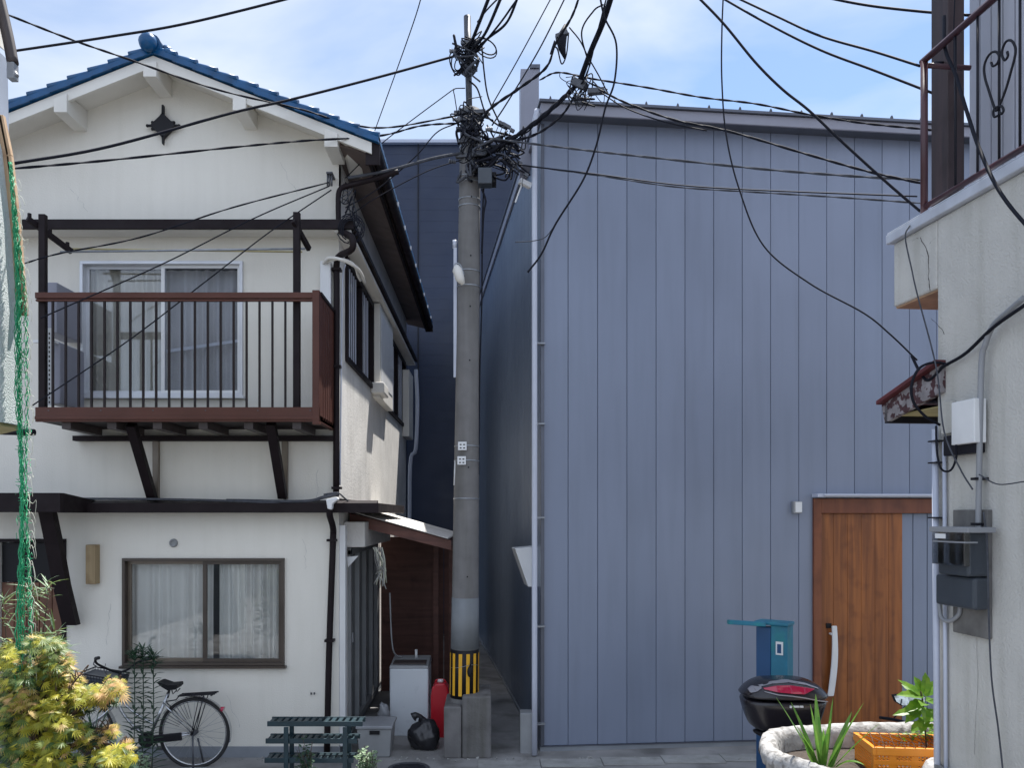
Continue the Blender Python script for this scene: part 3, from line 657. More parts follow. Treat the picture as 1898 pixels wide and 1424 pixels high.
# side entrance: sliding door, header box, pale jamb, lean-to roof
m = MB()
for (a, b) in ((8.5, 8.58), (9.05, 9.10), (9.55, 9.60), (10.1, 10.15), (10.55, 10.62)): m.box(WX1 - .05, WX1 + .035, a, b, .12, 2.03)
m.box(WX1 - .05, WX1 + .035, 8.5, 10.62, 1.98, 2.06); m.box(WX1 - .05, WX1 + .035, 8.5, 10.62, .10, .16)
sdw = m.build('side_door', M['greyplastic'], wh, bevel=0.003)
m = MB(); m.box(WX1 - .02, WX1 - .012, 8.56, 10.56, .14, 2.0); m.build('door_pane', M['glass_dark'], sdw)
m = MB(); m.box(WX1 + .036, WX1 + .05, 8.56, 8.6, 1.05, 1.15); m.build('handle', M['steel'], sdw)
m = MB(); m.box(WX1 - .0, WX1 + .06, 8.02, 8.10, .1, 2.3); m.box(WX1, WX1 + .04, 8.2, 8.23, .1, 2.25); m.build('corner_trim', M['white'], wh, bevel=0.006)
m = MB(); m.box(WX1 + .003, WX1 + .22, 8.25, 10.4, 2.07, 2.33); m.build('door_header', M['stucco_old'], wh, bevel=0.01)
m = MB(); m.prism([P(643, 1033, 8.2), P(664, 1031, 8.2), P(645, 1052, 8.2)], (0, .03, 0)); m.build('white_bracket', M['white'], wh)
m = MB(); q0, q1 = P(640, 958, 8.3), P(842, 1002, 10.6)
lt = MB(); n = 40
x0, x1 = WX1 + .02, -.42
for i in range(n):
    y0_ = 8.45 + 2.6 * i / n; y1_ = 8.45 + 2.6 * (i + 1) / n; h0 = .012 * math.sin(i * 1.57); h1 = .012 * math.sin((i + 1) * 1.57)
    lt.hexa([(x0, y0_, 2.44 + h0), (x1, y0_, 2.15 + h0), (x1, y1_, 2.15 + h1), (x0, y1_, 2.44 + h1), (x0, y0_, 2.447 + h0), (x1, y0_, 2.157 + h0), (x1, y1_, 2.157 + h1), (x0, y1_, 2.447 + h1)])
lean = lt.build('lean_to_roof', M['sheet'], wh, label='pale corrugated lean-to roof over the side passage')
m = MB(); m.prism([(x0, 8.5, 2.42), (x1 + .03, 8.5, 2.13), (x1 + .03, 8.5, 2.03), (x0, 8.5, 2.30)], (0, .05, 0)); m.prism([(x0, 10.9, 2.42), (x1, 10.9, 2.13), (x1, 10.9, 2.03), (x0, 10.9, 2.30)], (0, .05, 0))
for yy in (9.1, 9.7, 10.3): m.prism([(x0, yy, 2.42), (x1, yy, 2.13), (x1, yy, 2.06), (x0, yy, 2.34)], (0, .04, 0))
m.box(x1 - .05, x1, 8.56, 10.9, 2.04, 2.12); m.build('rafter', M['redwood'], lean)
for x, yy in ((x1 - .04, 10.2), (x1 - .24, 10.2)):
    m = MB(); m.box(x - .035, x + .035, yy, yy + .07, 0, 2.06); m.build('lean_to_post', M['redwood'], lean, bevel=0.004)
m = MB()
for k in range(5): m.box(-.75 + k * .075, -.75 + k * .075 + .065, 11.0, 11.03, 0, 2.05)
m.box(WX1 + .02, -.75, 11.0, 11.04, 0, 2.1); m.build('passage_screen', M['redwood'], lean)
# hanging dry rag / strap bundle under the lean-to
hb = thing('hanging_bundle', P(708, 1070, 8.4), 'bundle of pale dried straps hanging by the side door under the lean-to', 'bundle')
for i in range(18):
    m = MB(); m.tube(spline([P(700 + rr.uniform(-9, 9), 1015, 8.35), P(706 + rr.uniform(-9, 9), 1045, 8.35 + rr.uniform(-.05, .05)), P(706 + rr.uniform(-13, 13), 1068 + rr.uniform(-15, 25), 8.35 + rr.uniform(-.06, .06))], 4), .006, 5)
    m.build('strap', M['straw'] if i % 2 else M['concrete2'], hb)
# ================================================================ NAVY BUILDING BEHIND
nb = thing('navy_building', (-1.0, 16.3, 0), 'dark navy clad building with white parapet cap behind the gap between the houses', 'building')
m = MB(); z = 0; ztop = H + (955 - 268) * 16.3 / FPX
while z < ztop:
    z2 = min(z + .225, ztop); m.hexa([(-3.3, 16.298, z), (1.3, 16.298, z), (1.3, 16.5, z), (-3.3, 16.5, z), (-3.3, 16.30, z2), (1.3, 16.30, z2), (1.3, 16.5, z2), (-3.3, 16.5, z2)]); z = z2
m.build('clad_wall', M['navy'], nb)
m = MB(); m.box(-3.3, 1.3, 16.51, 24, 0, ztop - .02); m.build('body', M['navy'], nb)
m = MB(); m.box(-3.35, 1.35, 16.2, 16.6, ztop, ztop + .07); m.build('parapet_cap', M['whitepipe'], nb, bevel=.01)
m = MB(); q = P(775, 500, 16.27); m.box(q.x - .01, q.x + .01, 16.262, 16.279, 4.0, ztop); m.build('joint_strip', M['black'], nb)

# ================================================================ GREY-BLUE HOUSE
ANG = R(5.4)
G0 = P(1003, 955, 8.2); G0.z = 0
GF = Matrix.Translation(G0) @ Matrix.Rotation(ANG, 4, 'Z')
gh = thing('grey_house', G0, 'boxy grey blue house with upright siding panels and cedar front door', 'house', rz=ANG)
def GL(px, py, ly=0.0): return on_plane(px, py, GF, 1, ly)
gz0 = GL(1003, 1383).z; gz1 = GL(1003, 200).z
m = MB(GF); GW = 6.0
dl, dR_ = GL(1506, 955).x, GL(1740, 955).x + .25
dtop = GL(1506, 924).z; 
step = GL(1053, 955).x - GL(1000, 955).x
step = (GL(1635, 955).x - GL(1053, 955).x) / 11.0
gxs = [GL(1053, 955).x + step * i for i in range(-1, 22)]
edges = [0.0] + [x for x in gxs if 0.05 < x < GW] + [GW]
pr_ = random.Random(2)
def panel(a, b, z0, z1):
    m.mi = pr_.choice((0, 0, 1, 2))
    a2, b2 = a + .0045, b - .0045
    if b2 - a2 < .02: return
    m.face([(a2, 0, z0), (b2, 0, z0), (b2, 0, z1), (a2, 0, z1)]); m.face([(b2, 0, z0), (b2 + .0045, .012, z0), (b2 + .0045, .012, z1), (b2, 0, z1)]); m.face([(a2 - .0045, .012, z0), (a2, 0, z0), (a2, 0, z1), (a2 - .0045, .012, z1)])
for i in range(len(edges) - 1):
    a, b = edges[i], edges[i + 1]
    if b <= dl or a >= dR_: panel(a, b, gz0, gz1)
    else:
        panel(a, b, dtop, gz1)
        if a < dl: panel(a, dl + .0045, gz0, dtop)
        if b > dR_: panel(dR_, b, gz0, dtop)
m.build('front_siding', [M['siding'], M['siding_b'], M['siding_c']], gh)
m = MB(GF); m.box(0.03, dl - .005, .014, .12, .02, gz1); m.box(dR_ + .005, GW, .014, .12, .02, gz1); m.box(dl - .005, dR_ + .005, .014, .12, dtop + .005, gz1)
m.box(GW - .1, GW, .13, 7.7, 0, gz1); m.box(0.02, GW, 7.6, 7.7, 0, gz1); m.build('wall_core', M['black'], gh)
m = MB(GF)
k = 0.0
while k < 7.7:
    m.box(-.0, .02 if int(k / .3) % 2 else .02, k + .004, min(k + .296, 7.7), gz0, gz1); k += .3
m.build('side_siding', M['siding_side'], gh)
m = MB(GF); m.box(-.012, dl - .03, -.012, .0135, 0, gz0 - .012); m.box(-.012, .018, .0136, 7.7, 0, gz0 - .012); m.build('footing', M['found'], gh)
m = MB(GF); m.box(-.01, dl, -.022, .012, gz0 - .011, gz0 - .003); m.build('drip_flashing', M['greymetal'], gh)
# roof edge: thin dark roof sheet, pale fascia, soffit given a dark colour for the shade there, snow guards
za = GL(1003, 196, -.17).z
m = MB(GF)
m.hexa([(-.05, -.21, za + .03), (GW + .1, -.21, za - .02), (GW + .1, 7.9, za + .03), (-.05, 7.9, za + .08), (-.05, -.21, za + .055), (GW + .1, -.21, za + .005), (GW + .1, 7.9, za + .055), (-.05, 7.9, za + .105)])
groof = m.build('roof', M['greymetal'], gh)
m = MB(GF); m.hexa([(-.03, -.18, za - .075), (GW + .08, -.18, za - .125), (GW + .08, -.155, za - .125), (-.03, -.155, za - .075), (-.03, -.18, za + .028), (GW + .08, -.18, za - .022), (GW + .08, -.155, za - .022), (-.03, -.155, za + .028)])
m.hexa([(-.03, -.154, za - .075), (-.005, -.154, za - .075), (-.005, 7.8, za - .06), (-.03, 7.8, za - .06), (-.03, -.154, za + .028), (-.005, -.154, za + .028), (-.005, 7.8, za + .07), (-.03, 7.8, za + .07)])
m.build('fascia', M['fascia'], gh, bevel=.004)
m = MB(GF); m.hexa([(-.005, -.153, za - .065), (GW + .07, -.153, za - .115), (GW + .07, .3, za - .115), (-.005, .3, za - .065), (-.005, -.153, za - .05), (GW + .07, -.153, za - .10), (GW + .07, .3, za - .10), (-.005, .3, za - .05)]); m.build('soffit', M['greymetal'], gh)
for i in range(19):
    x = .06 + i * .325; zz = za + .055 - .05 * (x + .16) / (GW + .26)
    m = MB(GF); m.prism([(x - .012, -.18, zz), (x + .02, -.18, zz), (x + .012, -.18, zz + .035), (x + .002, -.18, zz + .05)], (0, .03, 0)); m.build('snow_guard', M['steel_d'], groof)
m = MB(); q0 = P(965, 240, 8.9); q1 = P(999, 127, 8.9); m.box(q0.x, q1.x, 8.9, 9.3, za - .22, q1.z); m.build('roof_upstand', M['fascia'], gh, bevel=.004)
m = MB(); q1 = P(999, 127, 8.9); m.box(q1.x - .10, q1.x + .012, 8.88, 9.32, q1.z + .001, q1.z + .04); m.build('upstand_cap', M['greymetal'], gh)
# white downpipe at the corner with brackets
m = MB(); q = P(991, 240, 8.0); m.tube(spline([(q.x + .03, 8.05, za - .03), (q.x, 8.02, za - .2), (q.x, 8.02, za - .5), (q.x, 8.02, 3), (q.x, 8.02, 0.02)], 4), .028, 12); m.build('downpipe', M['whitepipe'], gh)
m = MB(GF)
for py in (635, 785, 960, 1163, 1345): 
    zq = H + (955 - py) * 8.1 / FPX; m.box(-.10, .03, -.07, -.0, zq - .008, zq + .008)
m.build('pipe_bracket', M['steel'], gh)
m = MB(GF); m.box(-.006, .03, -.016, .012, gz0, za - .1); m.build('corner_trim', M['greymetal'], gh)
# cedar door set
zdb = gz0 - .02
m = MB(GF); zl = GL(1506, 936).z
m.box(dl, dl + .085, -.03, .10, zdb, dtop - .004); m.box(dl + .085, dR_, -.03, .10, zl - .09, dtop - .004)
df = m.build('door_frame', M['doorframe'], gh, bevel=.004)
xr = GL(1675, 955).x
m = MB(GF); nb_ = 6; w = (xr - dl - .09) / nb_
for i in range(nb_): m.box(dl + .088 + w * i + .0005, dl + .088 + w * (i + 1) - .0005, .02, .055, zdb + .01, zl - .092)
door = m.build('door', M['door'], gh, bevel=.004)
hx, hz0, hz1 = GL(1536, 955).x, GL(1536, 1290).z, GL(1536, 1160).z
m = MB(GF); hl = hz1 - hz0
m.prism([(hx - .01 + .035 * math.sin(t * 2.4) - .045 * (1 - t) * .5, -.045, hz0 + hl * t) for t in [k / 12 for k in range(13)]] + [(hx + .065 + .03 * math.sin(t * 3.0) - .03 * (1 - t), -.045, hz0 + hl * t) for t in [k / 12 for k in range(12, -1, -1)]], (0, .02, 0))
for t in (.12, .88): m.cyl((hx + .02, -.03, hz0 + hl * t), (hx + .02, .02, hz0 + hl * t), .012)
m.build('handle', M['white'], door, bevel=.008)
m = MB(GF); m.box(hx - .02, hx + .035, .008, .0195, hz1 - .03, hz1 + .02); m.build('lock_plate', M['black'], door)
m = MB(GF); sp = (dR_ - xr) / 4
m.box(xr + .002, dR_, .05, .09, zdb + .01, zl - .092)
for i in range(1, 4): m.box(xr + sp * i - .19, xr + sp * (i + 1) - .2, .036, .049, zdb + .01, zl - .095)
m.build('side_panel', M['siding'], df)
m = MB(GF); zc0 = GL(1506, 922, -.10).z; m.box(dl - .01, dR_, -.13, -.001, zc0, zc0 + .035); m.box(dl + .05, dR_, -.16, -.131, zc0 + .012, zc0 + .03); m.build('door_canopy', M['whitepipe'], gh, bevel=.003)
a, b = GL(1470, 952, -.04), GL(1486, 930, -.04); m = MB(GF); m.box(a.x, b.x, -.05, -.001, a.z, b.z); m.build('door_light', M['greyplastic'], gh, bevel=.004)
m = MB(GF); m.box(a.x + .02, b.x - .003, -.054, -.0501, a.z + .012, b.z - .006); m.build('light_cover', M['white'], gh)
# vent hood on the side wall
hd = MB(GF); zt_, zb_ = H + (955 - 1013) * 8.5 / FPX, H + (955 - 1087) * 8.5 / FPX
hd.hexa([(-.10, .22, zb_), (0.0, .22, zb_), (0.0, .52, zb_), (-.10, .52, zb_), (-.24, .22, zt_ - .02), (0.0, .22, zt_), (0.0, .52, zt_), (-.24, .52, zt_ - .02)])
hd.build('vent_hood', M['white'], gh, bevel=.006)
# rooms / door step
m = MB(GF); m.box(dl - .1, dR_, -.55, -.031, 0, .1); m.build('door_step', M['concrete2'], gh, bevel=.01)
# small antenna bracket on the side near the top
m = MB(); m.bar(P(955, 375, 8.15), P(967, 342, 8.15), .015, .015); m.bar(P(963, 335, 8.15), P(983, 345, 8.2), .05, .05); m.build('side_bracket', M['white'], gh)
m = MB(); m.box(P(963, 1330, 8.3).x, P(985, 1330, 8.3).x, 8.12, 8.3, P(963, 1425, 8.2).z + .12, P(963, 1320, 8.2).z); m.build('tap_box', M['greyplastic'], gh, bevel=.006)

# ================================================================ CONCRETE-RENDERED HOUSE, NEAR RIGHT
CA = R(5.4); C0 = P(1737, 955, 4.8); C0.z = 0
CF = Matrix.Translation(C0) @ Matrix.Rotation(CA, 4, 'Z')
ch = thing('rendered_house', C0, 'rough grey rendered house at the right edge with balcony railing and electric meter', 'house', rz=CA)
def CL(px, py, lx=0.0): return on_plane(px, py, CF, 0, lx)
yf = CL(1656, 955).y; zc_t = CL(1656, 452).z; zc_b = CL(1658, 569).z
m = MB(CF); m.box(0, 3.5, -5.2, 0, 0, zc_t); m.box(0, .9, 0.001, yf, zc_b, zc_t)
m.build('wall', M['render'], ch, bevel=.012)
m = MB(CF); m.box(.012, .888, .004, yf - .012, zc_b - .012, zc_b - .0005); m.build('slab_underside', M['orange_lit'], ch)  # orange light on the slab's underside is put into its colour
m = MB(CF); m.box(-.035, 1.0, -5.2, yf + .03, zc_t + .001, zc_t + .062); m.box(-.03, 1.0, -1.0, yf + .025, zc_t + .063, zc_t + .075); m.build('ledge_cap', M['ledge'], ch, bevel=.006)
# cracks as shallow open grooves filled with dirt
cr = random.Random(11)
def crack(pts, r):
    L = [CL(px, py, -.001) for px, py in pts]; out = []
    for i in range(len(L) - 1):
        for k in range(4):
            t = k / 4; p = L[i].lerp(L[i + 1], t); out.append(p + Vector((0, cr.uniform(-.006, .006), cr.uniform(-.006, .006))))
    out.append(L[-1])
    m = MB(CF)
    for i in range(len(out) - 1):
        a, b = out[i], out[i + 1]; w = r * cr.uniform(.5, 1.3)
        m.face([a + Vector((0, -w, 0)), b + Vector((0, -w, 0)), b + Vector((0, w, 0)), a + Vector((0, w, 0))])
    m.build('crack', M['crack'], ch)
crack([(1706, 440), (1718, 465), (1722, 490), (1720, 515), (1724, 540)], .003); crack([(1718, 455), (1735, 440)], .002); crack([(1725, 590), (1740, 603), (1750, 620)], .0025); crack([(1690, 447), (1706, 440)], .003)
crack([(1752, 1130), (1753, 1250), (1754, 1424)], .003); crack([(1808, 1100), (1812, 1250), (1806, 1400)], .001)
# railing
rz0 = zc_t + .075; rz1 = CL(1706, 118, .05).z; ry = CL(1713, 300, .05).y; rxx = .05
m = MB(CF); m.cyl((rxx, ry, rz0), (rxx, ry, rz1), .021, None, 12); rail = m.build('railing', M['rail'], ch, label='maroon tube railing on the ledge')
m = MB(CF); m.cyl((rxx, ry + .02, rz1), (rxx, -4.5, rz1 - .0), .021, None, 12); m.build('top_rail', M['rail'], rail)
zb2 = CL(1712, 385, .05).z; m = MB(CF); m.cyl((rxx, ry, zb2), (rxx, -4.5, zb2), .017, None, 12); m.build('bottom_rail', M['rail'], rail)
m = MB(CF); m.cyl((rxx, ry, rz1 - .03), (rxx + .30, ry, rz1 - .03), .016, None, 10); m.build('end_rail', M['rail'], rail)
sps = []
for px in (1771, 1812, 1852):
    yy = CL(px, 250, .05).y; sps.append(yy)
    m = MB(CF); m.cyl((rxx, yy, zb2), (rxx, yy, rz1), .007, None, 8); m.build('baluster', M['iron'], rail)
for yy in (sps[2] - .15, sps[2] - .3, sps[2] - .45, sps[2] - .6, sps[2] - .8, sps[2] - 1.0):
    m = MB(CF); m.cyl((rxx, yy, zb2), (rxx, yy, rz1), .007, None, 8); m.build('baluster', M['iron'], rail)
# heart scroll ironwork: two mirrored C scrolls (outline from the photograph, laid on the railing plane)
def scroll(pts):
    m = MB(CF); m.tube(spline([CL(px, py, .035) for px, py in pts], 6), .0065, 8); m.build('scroll', M['iron'], rail)
scroll([(1852, 207), (1856, 211), (1860, 205), (1857, 197), (1850, 197), (1846, 205), (1840, 190), (1832, 165), (1826, 145), (1824, 125), (1829, 108), (1838, 97), (1847, 96), (1852, 104), (1849, 116), (1841, 122), (1837, 115)])
scroll([(1850, 214), (1843, 216), (1841, 207), (1845, 199), (1851, 197), (1857, 185), (1866, 160), (1873, 135), (1881, 105), (1882, 88), (1876, 76), (1867, 75), (1860, 85), (1857, 100), (1862, 111), (1868, 104), (1867, 95)])
# timber post behind the railing
m = MB(CF); a = CL(1726, 300, .25); b = CL(1757, 300, .25); m.box(.25, .36, b.y + .0, a.y - .0, zc_t + .076, 7.5); m.build('timber_post', M['timber'], ch, bevel=.004)
m = MB(CF); q = CL(1747, 117, .248); m.cyl((.2485, q.y, q.z), (.2, q.y, q.z), .012, None, 8); m.build('bolt', M['iron'], ch)
# upper cladding
uy = CL(1796, 200, .62).y
m = MB(CF); k = uy
while k > -3.5:
    m.box(.62, .66, k - .098, k - .006, zc_t + .076, 8.2); m.box(.64, .68, k - .006, k, zc_t + .076, 8.2); k -= .104
m.box(.69, 3.0, -3.5, uy - .01, zc_t + .076, 8.2); m.build('cladding', M['ribbed'], ch)
m = MB(CF); m.box(.45, 3.2, -3.7, uy + .0, 8.2, 8.3); m.build('upper_roof', M['greymetal'], ch)
# small awning at the far corner
aw = MB(CF); A0, A1, A2, A3 = CL(1744, 676, -.03), CL(1634, 752, -.03), CL(1640, 784, -.03), CL(1744, 727, -.03)
def off(v, x, z=0): return Vector((v.x + x, v.y, v.z + z))
aw.hexa([off(A3, 0), off(A2, 0), off(A2, .03), off(A3, .03), off(A0, 0), off(A1, 0), off(A1, .03), off(A0, .03)])
awn = aw.build('awning', M['kraft'], ch, label='little maroon roofed awning with peeling white fascia')
m = MB(CF); m.hexa([off(A0, -.04, .003), off(A1, -.04, .003), off(A1, 1.0, .003), off(A0, 1.0, .003), off(A0, -.04, .03), off(A1, -.04, .03), off(A1, 1.0, .03), off(A0, 1.0, .03)]); m.build('awning_roof', M['redroof'], awn, bevel=.004)
m = MB(CF); m.box(.031, .95, 0.01, A2.y - .03, A2.z + .04, A2.z + .05); m.build('awning_ceiling', M['ochre'], awn)
m = MB(CF); m.box(-.03, .95, A2.y - .028, A2.y + .0, A2.z - .004, A1.z - .002); m.build('awning_front', M['iron'], awn)
# mounting board, meter, boxes, pipes
def cbox(px0, py0, px1, py1, lx0, lx1):
    a, b = CL(px0, py0, lx0), CL(px1, py1, lx0); mb = MB(CF); mb.box(lx0, lx1, a.y, b.y, min(a.z, b.z), max(a.z, b.z)); return mb
cbox(1766, 1172, 1830, 945, -.03, -.001).build('meter_board', M['board'], ch, bevel=.004)
em = cbox(1738, 1064, 1795, 985, -.15, -.031); met = em.build('electric_meter', M['meter'], ch, bevel=.014, label='grey electric meter with clear cover')
cbox(1727, 1045, 1787, 980, -.185, -.151).build('meter_cover', M['meterclear'], met, bevel=.004)
cbox(1722, 986, 1794, 978, -.19, -.03).build('meter_top', M['pvc'], met, bevel=.003)
cbox(1733, 998, 1752, 990, -.188, -.1855).build('display', M['white'], met)
a = CL(1729, 1003, -.188); m = MB(CF); m.box(-.19, -.12, CL(1790, 1003, -.188).y, a.y, a.z - .005, a.z + .003); m.build('seam', M['pvc'], met)
cbox(1733, 1120, 1806, 1072, -.12, -.031).build('terminal_cover', M['meter'], met, bevel=.016)
m = MB(CF)
m.tube(spline([CL(1741, 1118, -.06), CL(1745, 1145, -.06), CL(1760, 1152, -.05), CL(1777, 1140, -.04), CL(1780, 1120, -.04)], 5), .012, 8); m.build('meter_loop', M['pvc'], ch)
m = MB(CF); m.tube(spline([CL(1898, 552, -.05), CL(1868, 578, -.05), CL(1840, 605, -.05), CL(1826, 640, -.05), CL(1820, 665, -.05), CL(1817, 760, -.05), CL(1811, 1115, -.05)], 5), .015, 12); m.build('conduit', M['pvc'], ch)
m = MB(CF)
for py in (888, 972, 1108): q = CL(1812, py, -.05); m.box(-.075, -.001, q.y - .022, q.y + .022, q.z - .007, q.z + .007)
m.build('conduit_clip', M['iron'], ch)
jb = cbox(1763, 826, 1806, 738, -.09, -.02); jb.build('junction_box', M['white'], ch, bevel=.005)
cbox(1748, 846, 1808, 800, -.06, -.002).build('junction_base', M['iron'], ch, bevel=.005)
cbox(1744, 806, 1764, 742, -.03, -.002).build('old_box', M['render'], ch, bevel=.005)
m = MB(CF); q = CL(1733, 796, -.04); m.cyl((-.04, q.y, q.z), (-.04, q.y - .03, .0), .018, None, 12); m.cyl((-.02, q.y - .055, q.z - .08), (-.02, q.y - .075, .0), .011, None, 10); m.build('waste_pipe', M['whitepipe'], ch)
m = MB(CF)
for py in (818, 858, 960): zz = CL(1735, py, -.04).z; m.box(-.065, .0, q.y - .05, q.y + .03, zz - .004, zz + .004)
m.build('pipe_strap', M['iron'], ch)
# ================================================================ NEIGHBOUR AT THE LEFT EDGE
ln = thing('roughcast_house', (-3.6, 5.2, 0), 'white roughcast house at the left edge with timber lath and grey gutter', 'house')
m = MB(); m.prism([P(-60, 60, 5.4), P(0, 100, 5.4), P(14, 110, 5.4), P(18, 330, 5.4), P(24, 700, 5.4), P(-60, 700, 5.4)], (0, -.8, 0)); m.build('upper_siding', M['greysid'], ln)
m = MB(); m.prism([P(-60, 150, 5.0), P(-3, 225, 5.0), P(12, 285, 5.0), P(28, 430, 5.0), P(40, 590, 5.0), P(41, 792, 5.0), P(22, 752, 5.0), P(0, 700, 5.0), P(-60, 560, 5.0)], (0, -.6, 0))
m.build('parapet', M['roughcast'], ln, bevel=.01)
m = MB(); m.prism([P(-60, 560, 5.01), P(0, 702, 5.01), P(22, 754, 5.01), P(40, 796, 5.01), P(0, 806, 5.4), P(-60, 800, 5.4)], (0, -.3, 0)); m.build('parapet_underside', M['ochre'], ln)
for o_, w in ((0, .045), (.055, .03)):
    m = MB(); pts = [P(-2 + o_ * 100, 215, 4.97), P(12 + o_ * 120, 290, 4.97), P(27 + o_ * 130, 430, 4.97), P(39 + o_ * 140, 585, 4.97)]
    for i in range(3): m.bar(pts[i], pts[i + 1] , w, .03, (0, 1, 0))
    m.build('lath', M['lath'], ln, bevel=.003)
m = MB(); m.tube(spline([P(-8, -30, 5.2), P(6, 30, 5.2), P(16, 75, 5.2), P(24, 118, 5.2)], 4), .035, 10); m.build('gutter', M['soffit'], ln)
m = MB(); m.tube(spline([P(16, 128, 5.2), P(25, 134, 5.2), P(30, 142, 5.2)], 3), .02, 10); m.box(P(17, 0, 5.2).x, P(30, 0, 5.2).x, 5.17, 5.23, P(0, 148, 5.2).z, P(0, 118, 5.2).z); m.build('gutter_outlet', M['pvc'], ln, bevel=.004)
m = MB(); m.prism([P(-60, -40, 5.3), P(2, -40, 5.3), P(16, 100, 5.3), P(-60, 40, 5.3)], (0, -.5, 0)); m.build('eave', M['trimwhite'], ln)
m = MB(); m.prism([P(-90, 240, 5.5), P(-10, 240, 5.5), P(-10, 1380, 5.5), P(-90, 1380, 5.5)], (0, -.6, 0)); m.build('lower_wall', M['roughcast'], ln)
m = MB(); m.tube([P(0, 800, 7.2), P(64, 802, 7.2)], .03, 8); m.build('cross_beam', M['iron'], ln)

# ================================================================ UTILITY POLE
PB = P(862, 955, 8.2); PB.z = 0
up = thing('utility_pole', PB, 'concrete utility pole between the houses with tangled cables and a yellow black band', 'utility pole')
def PX(py): return 860.5 + (1290 - py) * 9.5 / 900.0          # centre line leans a little
def pr(py): return (26 - (1290 - py) * 6.2 / 900.0) * 8.2 / FPX
m = MB(); pts = [1500, 1290, 1100, 900, 700, 500, 350, 280, 205]
m.tube([P(PX(p_), p_, 8.2) for p_ in pts], [pr(p_) for p_ in pts], 28); m.build('shaft', M['concrete'], up)
def ringm(py0, py1, ex): 
    mb = MB(); mb.tube([P(PX(py0), py0, 8.2), P(PX(py1), py1, 8.2)], [pr(py0) + ex, pr(py1) + ex], 28); return mb
m = MB()
ringm(1292, 1203, .004).build('warning_band', M['black'], up)
ringm(1202, 1108, .0025).build('sleeve', M['sleeve'], up)
for k in range(12):
    t = 2 * math.pi * (k + .5) / 12; m = MB(); w = .24
    for (pa, pb) in ((1286, 1209),):
        q0, q1 = P(PX(pa), pa, 8.2), P(PX(pb), pb, 8.2); ra = pr(pa) + .0065
        ps = []
        for u in range(5):
            tt = t + w * (u / 4 - .5); ps.append(Vector((math.cos(tt) * ra, math.sin(tt) * ra, 0)))
        for u in range(4): m.face([q0 + ps[u], q0 + ps[u + 1], q1 + ps[u + 1], q1 + ps[u]], True)
    m.build('yellow_stripe', M['yellow'], up)
m = MB(); c = P(871, 1246, 8.03); m.ball(c, .03, (.9, .5, 1.9)); m.cyl(c + Vector((0, 0, .04)), c + Vector((.01, 0, .11)), .01, .006); m.build('tag_lock', M['black'], up)
m = MB(); m.tube([P(PX(1240) + 27 * math.cos(t), 1236 + 3 * math.sin(t * 2), 8.2 + .15 * math.sin(t)) for t in [k * math.pi / 12 for k in range(24)]], .0025, 5, closed=True); m.build('tie_wire', M['steel'], up)
for py in (505, 533, 828, 855, 925, 385, 372, 340, 330, 295, 275, 240):
    ringm(py + 1.2, py - 1.2, .004).build('steel_band', M['steel'], up)
m = MB()
for py in (480, 573, 672, 868, 1068, 372): q = P(PX(py) + 4, py, 8.2); m.cyl(q + Vector((0, -pr(py) - .004, 0)), q + Vector((0, -pr(py) + .02, 0)), .008, .008, 8)
m.build('climbing_hole', M['iron'], up)
for py, dx in ((827, -8), (854, -9)):
    q = P(PX(py) + dx, py, 8.2 - .16); m = MB(); m.box(q.x - .045, q.x + .04, q.y, q.y + .008, q.z - .042, q.z + .042); pl = m.build('number_plate', M['white'], up, bevel=.003)
    m = MB()
    for i in range(2):
        for j in range(2): m.box(q.x - .028 + i * .034, q.x - .010 + i * .034, q.y - .0015, q.y - .0003, q.z - .026 + j * .034, q.z - .014 + j * .034)
    m.build('plate_marks', M['black'], pl)
m = MB(); c = P(853, 510, 7.98); m.tube([c + Vector((-.035, 0, .09)), c + Vector((-.03, -.01, .05)), c + Vector((.0, -.01, -.04)), c + Vector((.03, 0, -.09))], [.025, .048, .045, .02], 12); m.build('small_lamp', M['trimwhite'], up)
m = MB(); m.tube(spline([c + Vector((-.06, 0, .02)), c + Vector((-.05, 0, .11)), c + Vector((.0, 0, .10)), c + Vector((.04, 0, .0))], 5), .007, 6); m.build('lamp_bracket', M['steel'], up)
m = MB(); q = P(843, 460, 8.2); m.box(q.x - .012, q.x + .02, 8.18, 8.21, P(0, 700, 8.2).z, q.z); m.cyl(q + Vector((0, 0, 0)), q + Vector((.0, 0, .08)), .022); m.build('cable_guard', M['whitepipe'], up)
m = MB(); q = P(842, 900, 8.15); m.cyl(q, q + Vector((.01, 0, .25)), .008); m.build('guard_rod', M['white'], up)
m = MB(); m.tube(spline([P(897, 340, 8.1), P(894, 420, 8.15), P(893, 560, 8.17), P(889, 700, 8.17), P(887, 880, 8.18)], 5), .008, 6); m.build('down_cable', M['cable'], up)
m = MB(); q0, q1 = P(866, 30, 8.15), P(870, 215, 8.15); m.tube([q0, P(868, 120, 8.15), q1], [.036, .034, .030], 12); m.build('top_pipe', M['steel_d'], up)
m = MB()
for py, px0, px1 in ((80, 855, 885), (130, 855, 884), (210, 842, 900), (240, 846, 893), (290, 845, 893), (262, 850, 890), (222, 848, 896)): m.bar(P(px0, py, 8.12), P(px1, py - 3, 8.08), .05, .035)
m.build('clamp', M['steel_d'], up)
for px, py, dx, dz in ((846, 95, -1, 0), (852, 222, -1, 0), (896, 215, 1, .3), (905, 262, 1, .1), (845, 300, -1, 0), (920, 275, 1, 0), (900, 240, 1, 0), (935, 262, 1, .2)):
    m = MB(); q = P(px, py, 8.05); d = Vector((dx, -.2, dz)).normalized()
    for k in range(4): m.tube([q + d * (.018 * k), q + d * (.018 * k + .009), q + d * (.018 * k + .018)], [.012, .024, .012], 10)
    m.build('insulator', M['steel_d'] if px % 2 else M['pvc'], up)
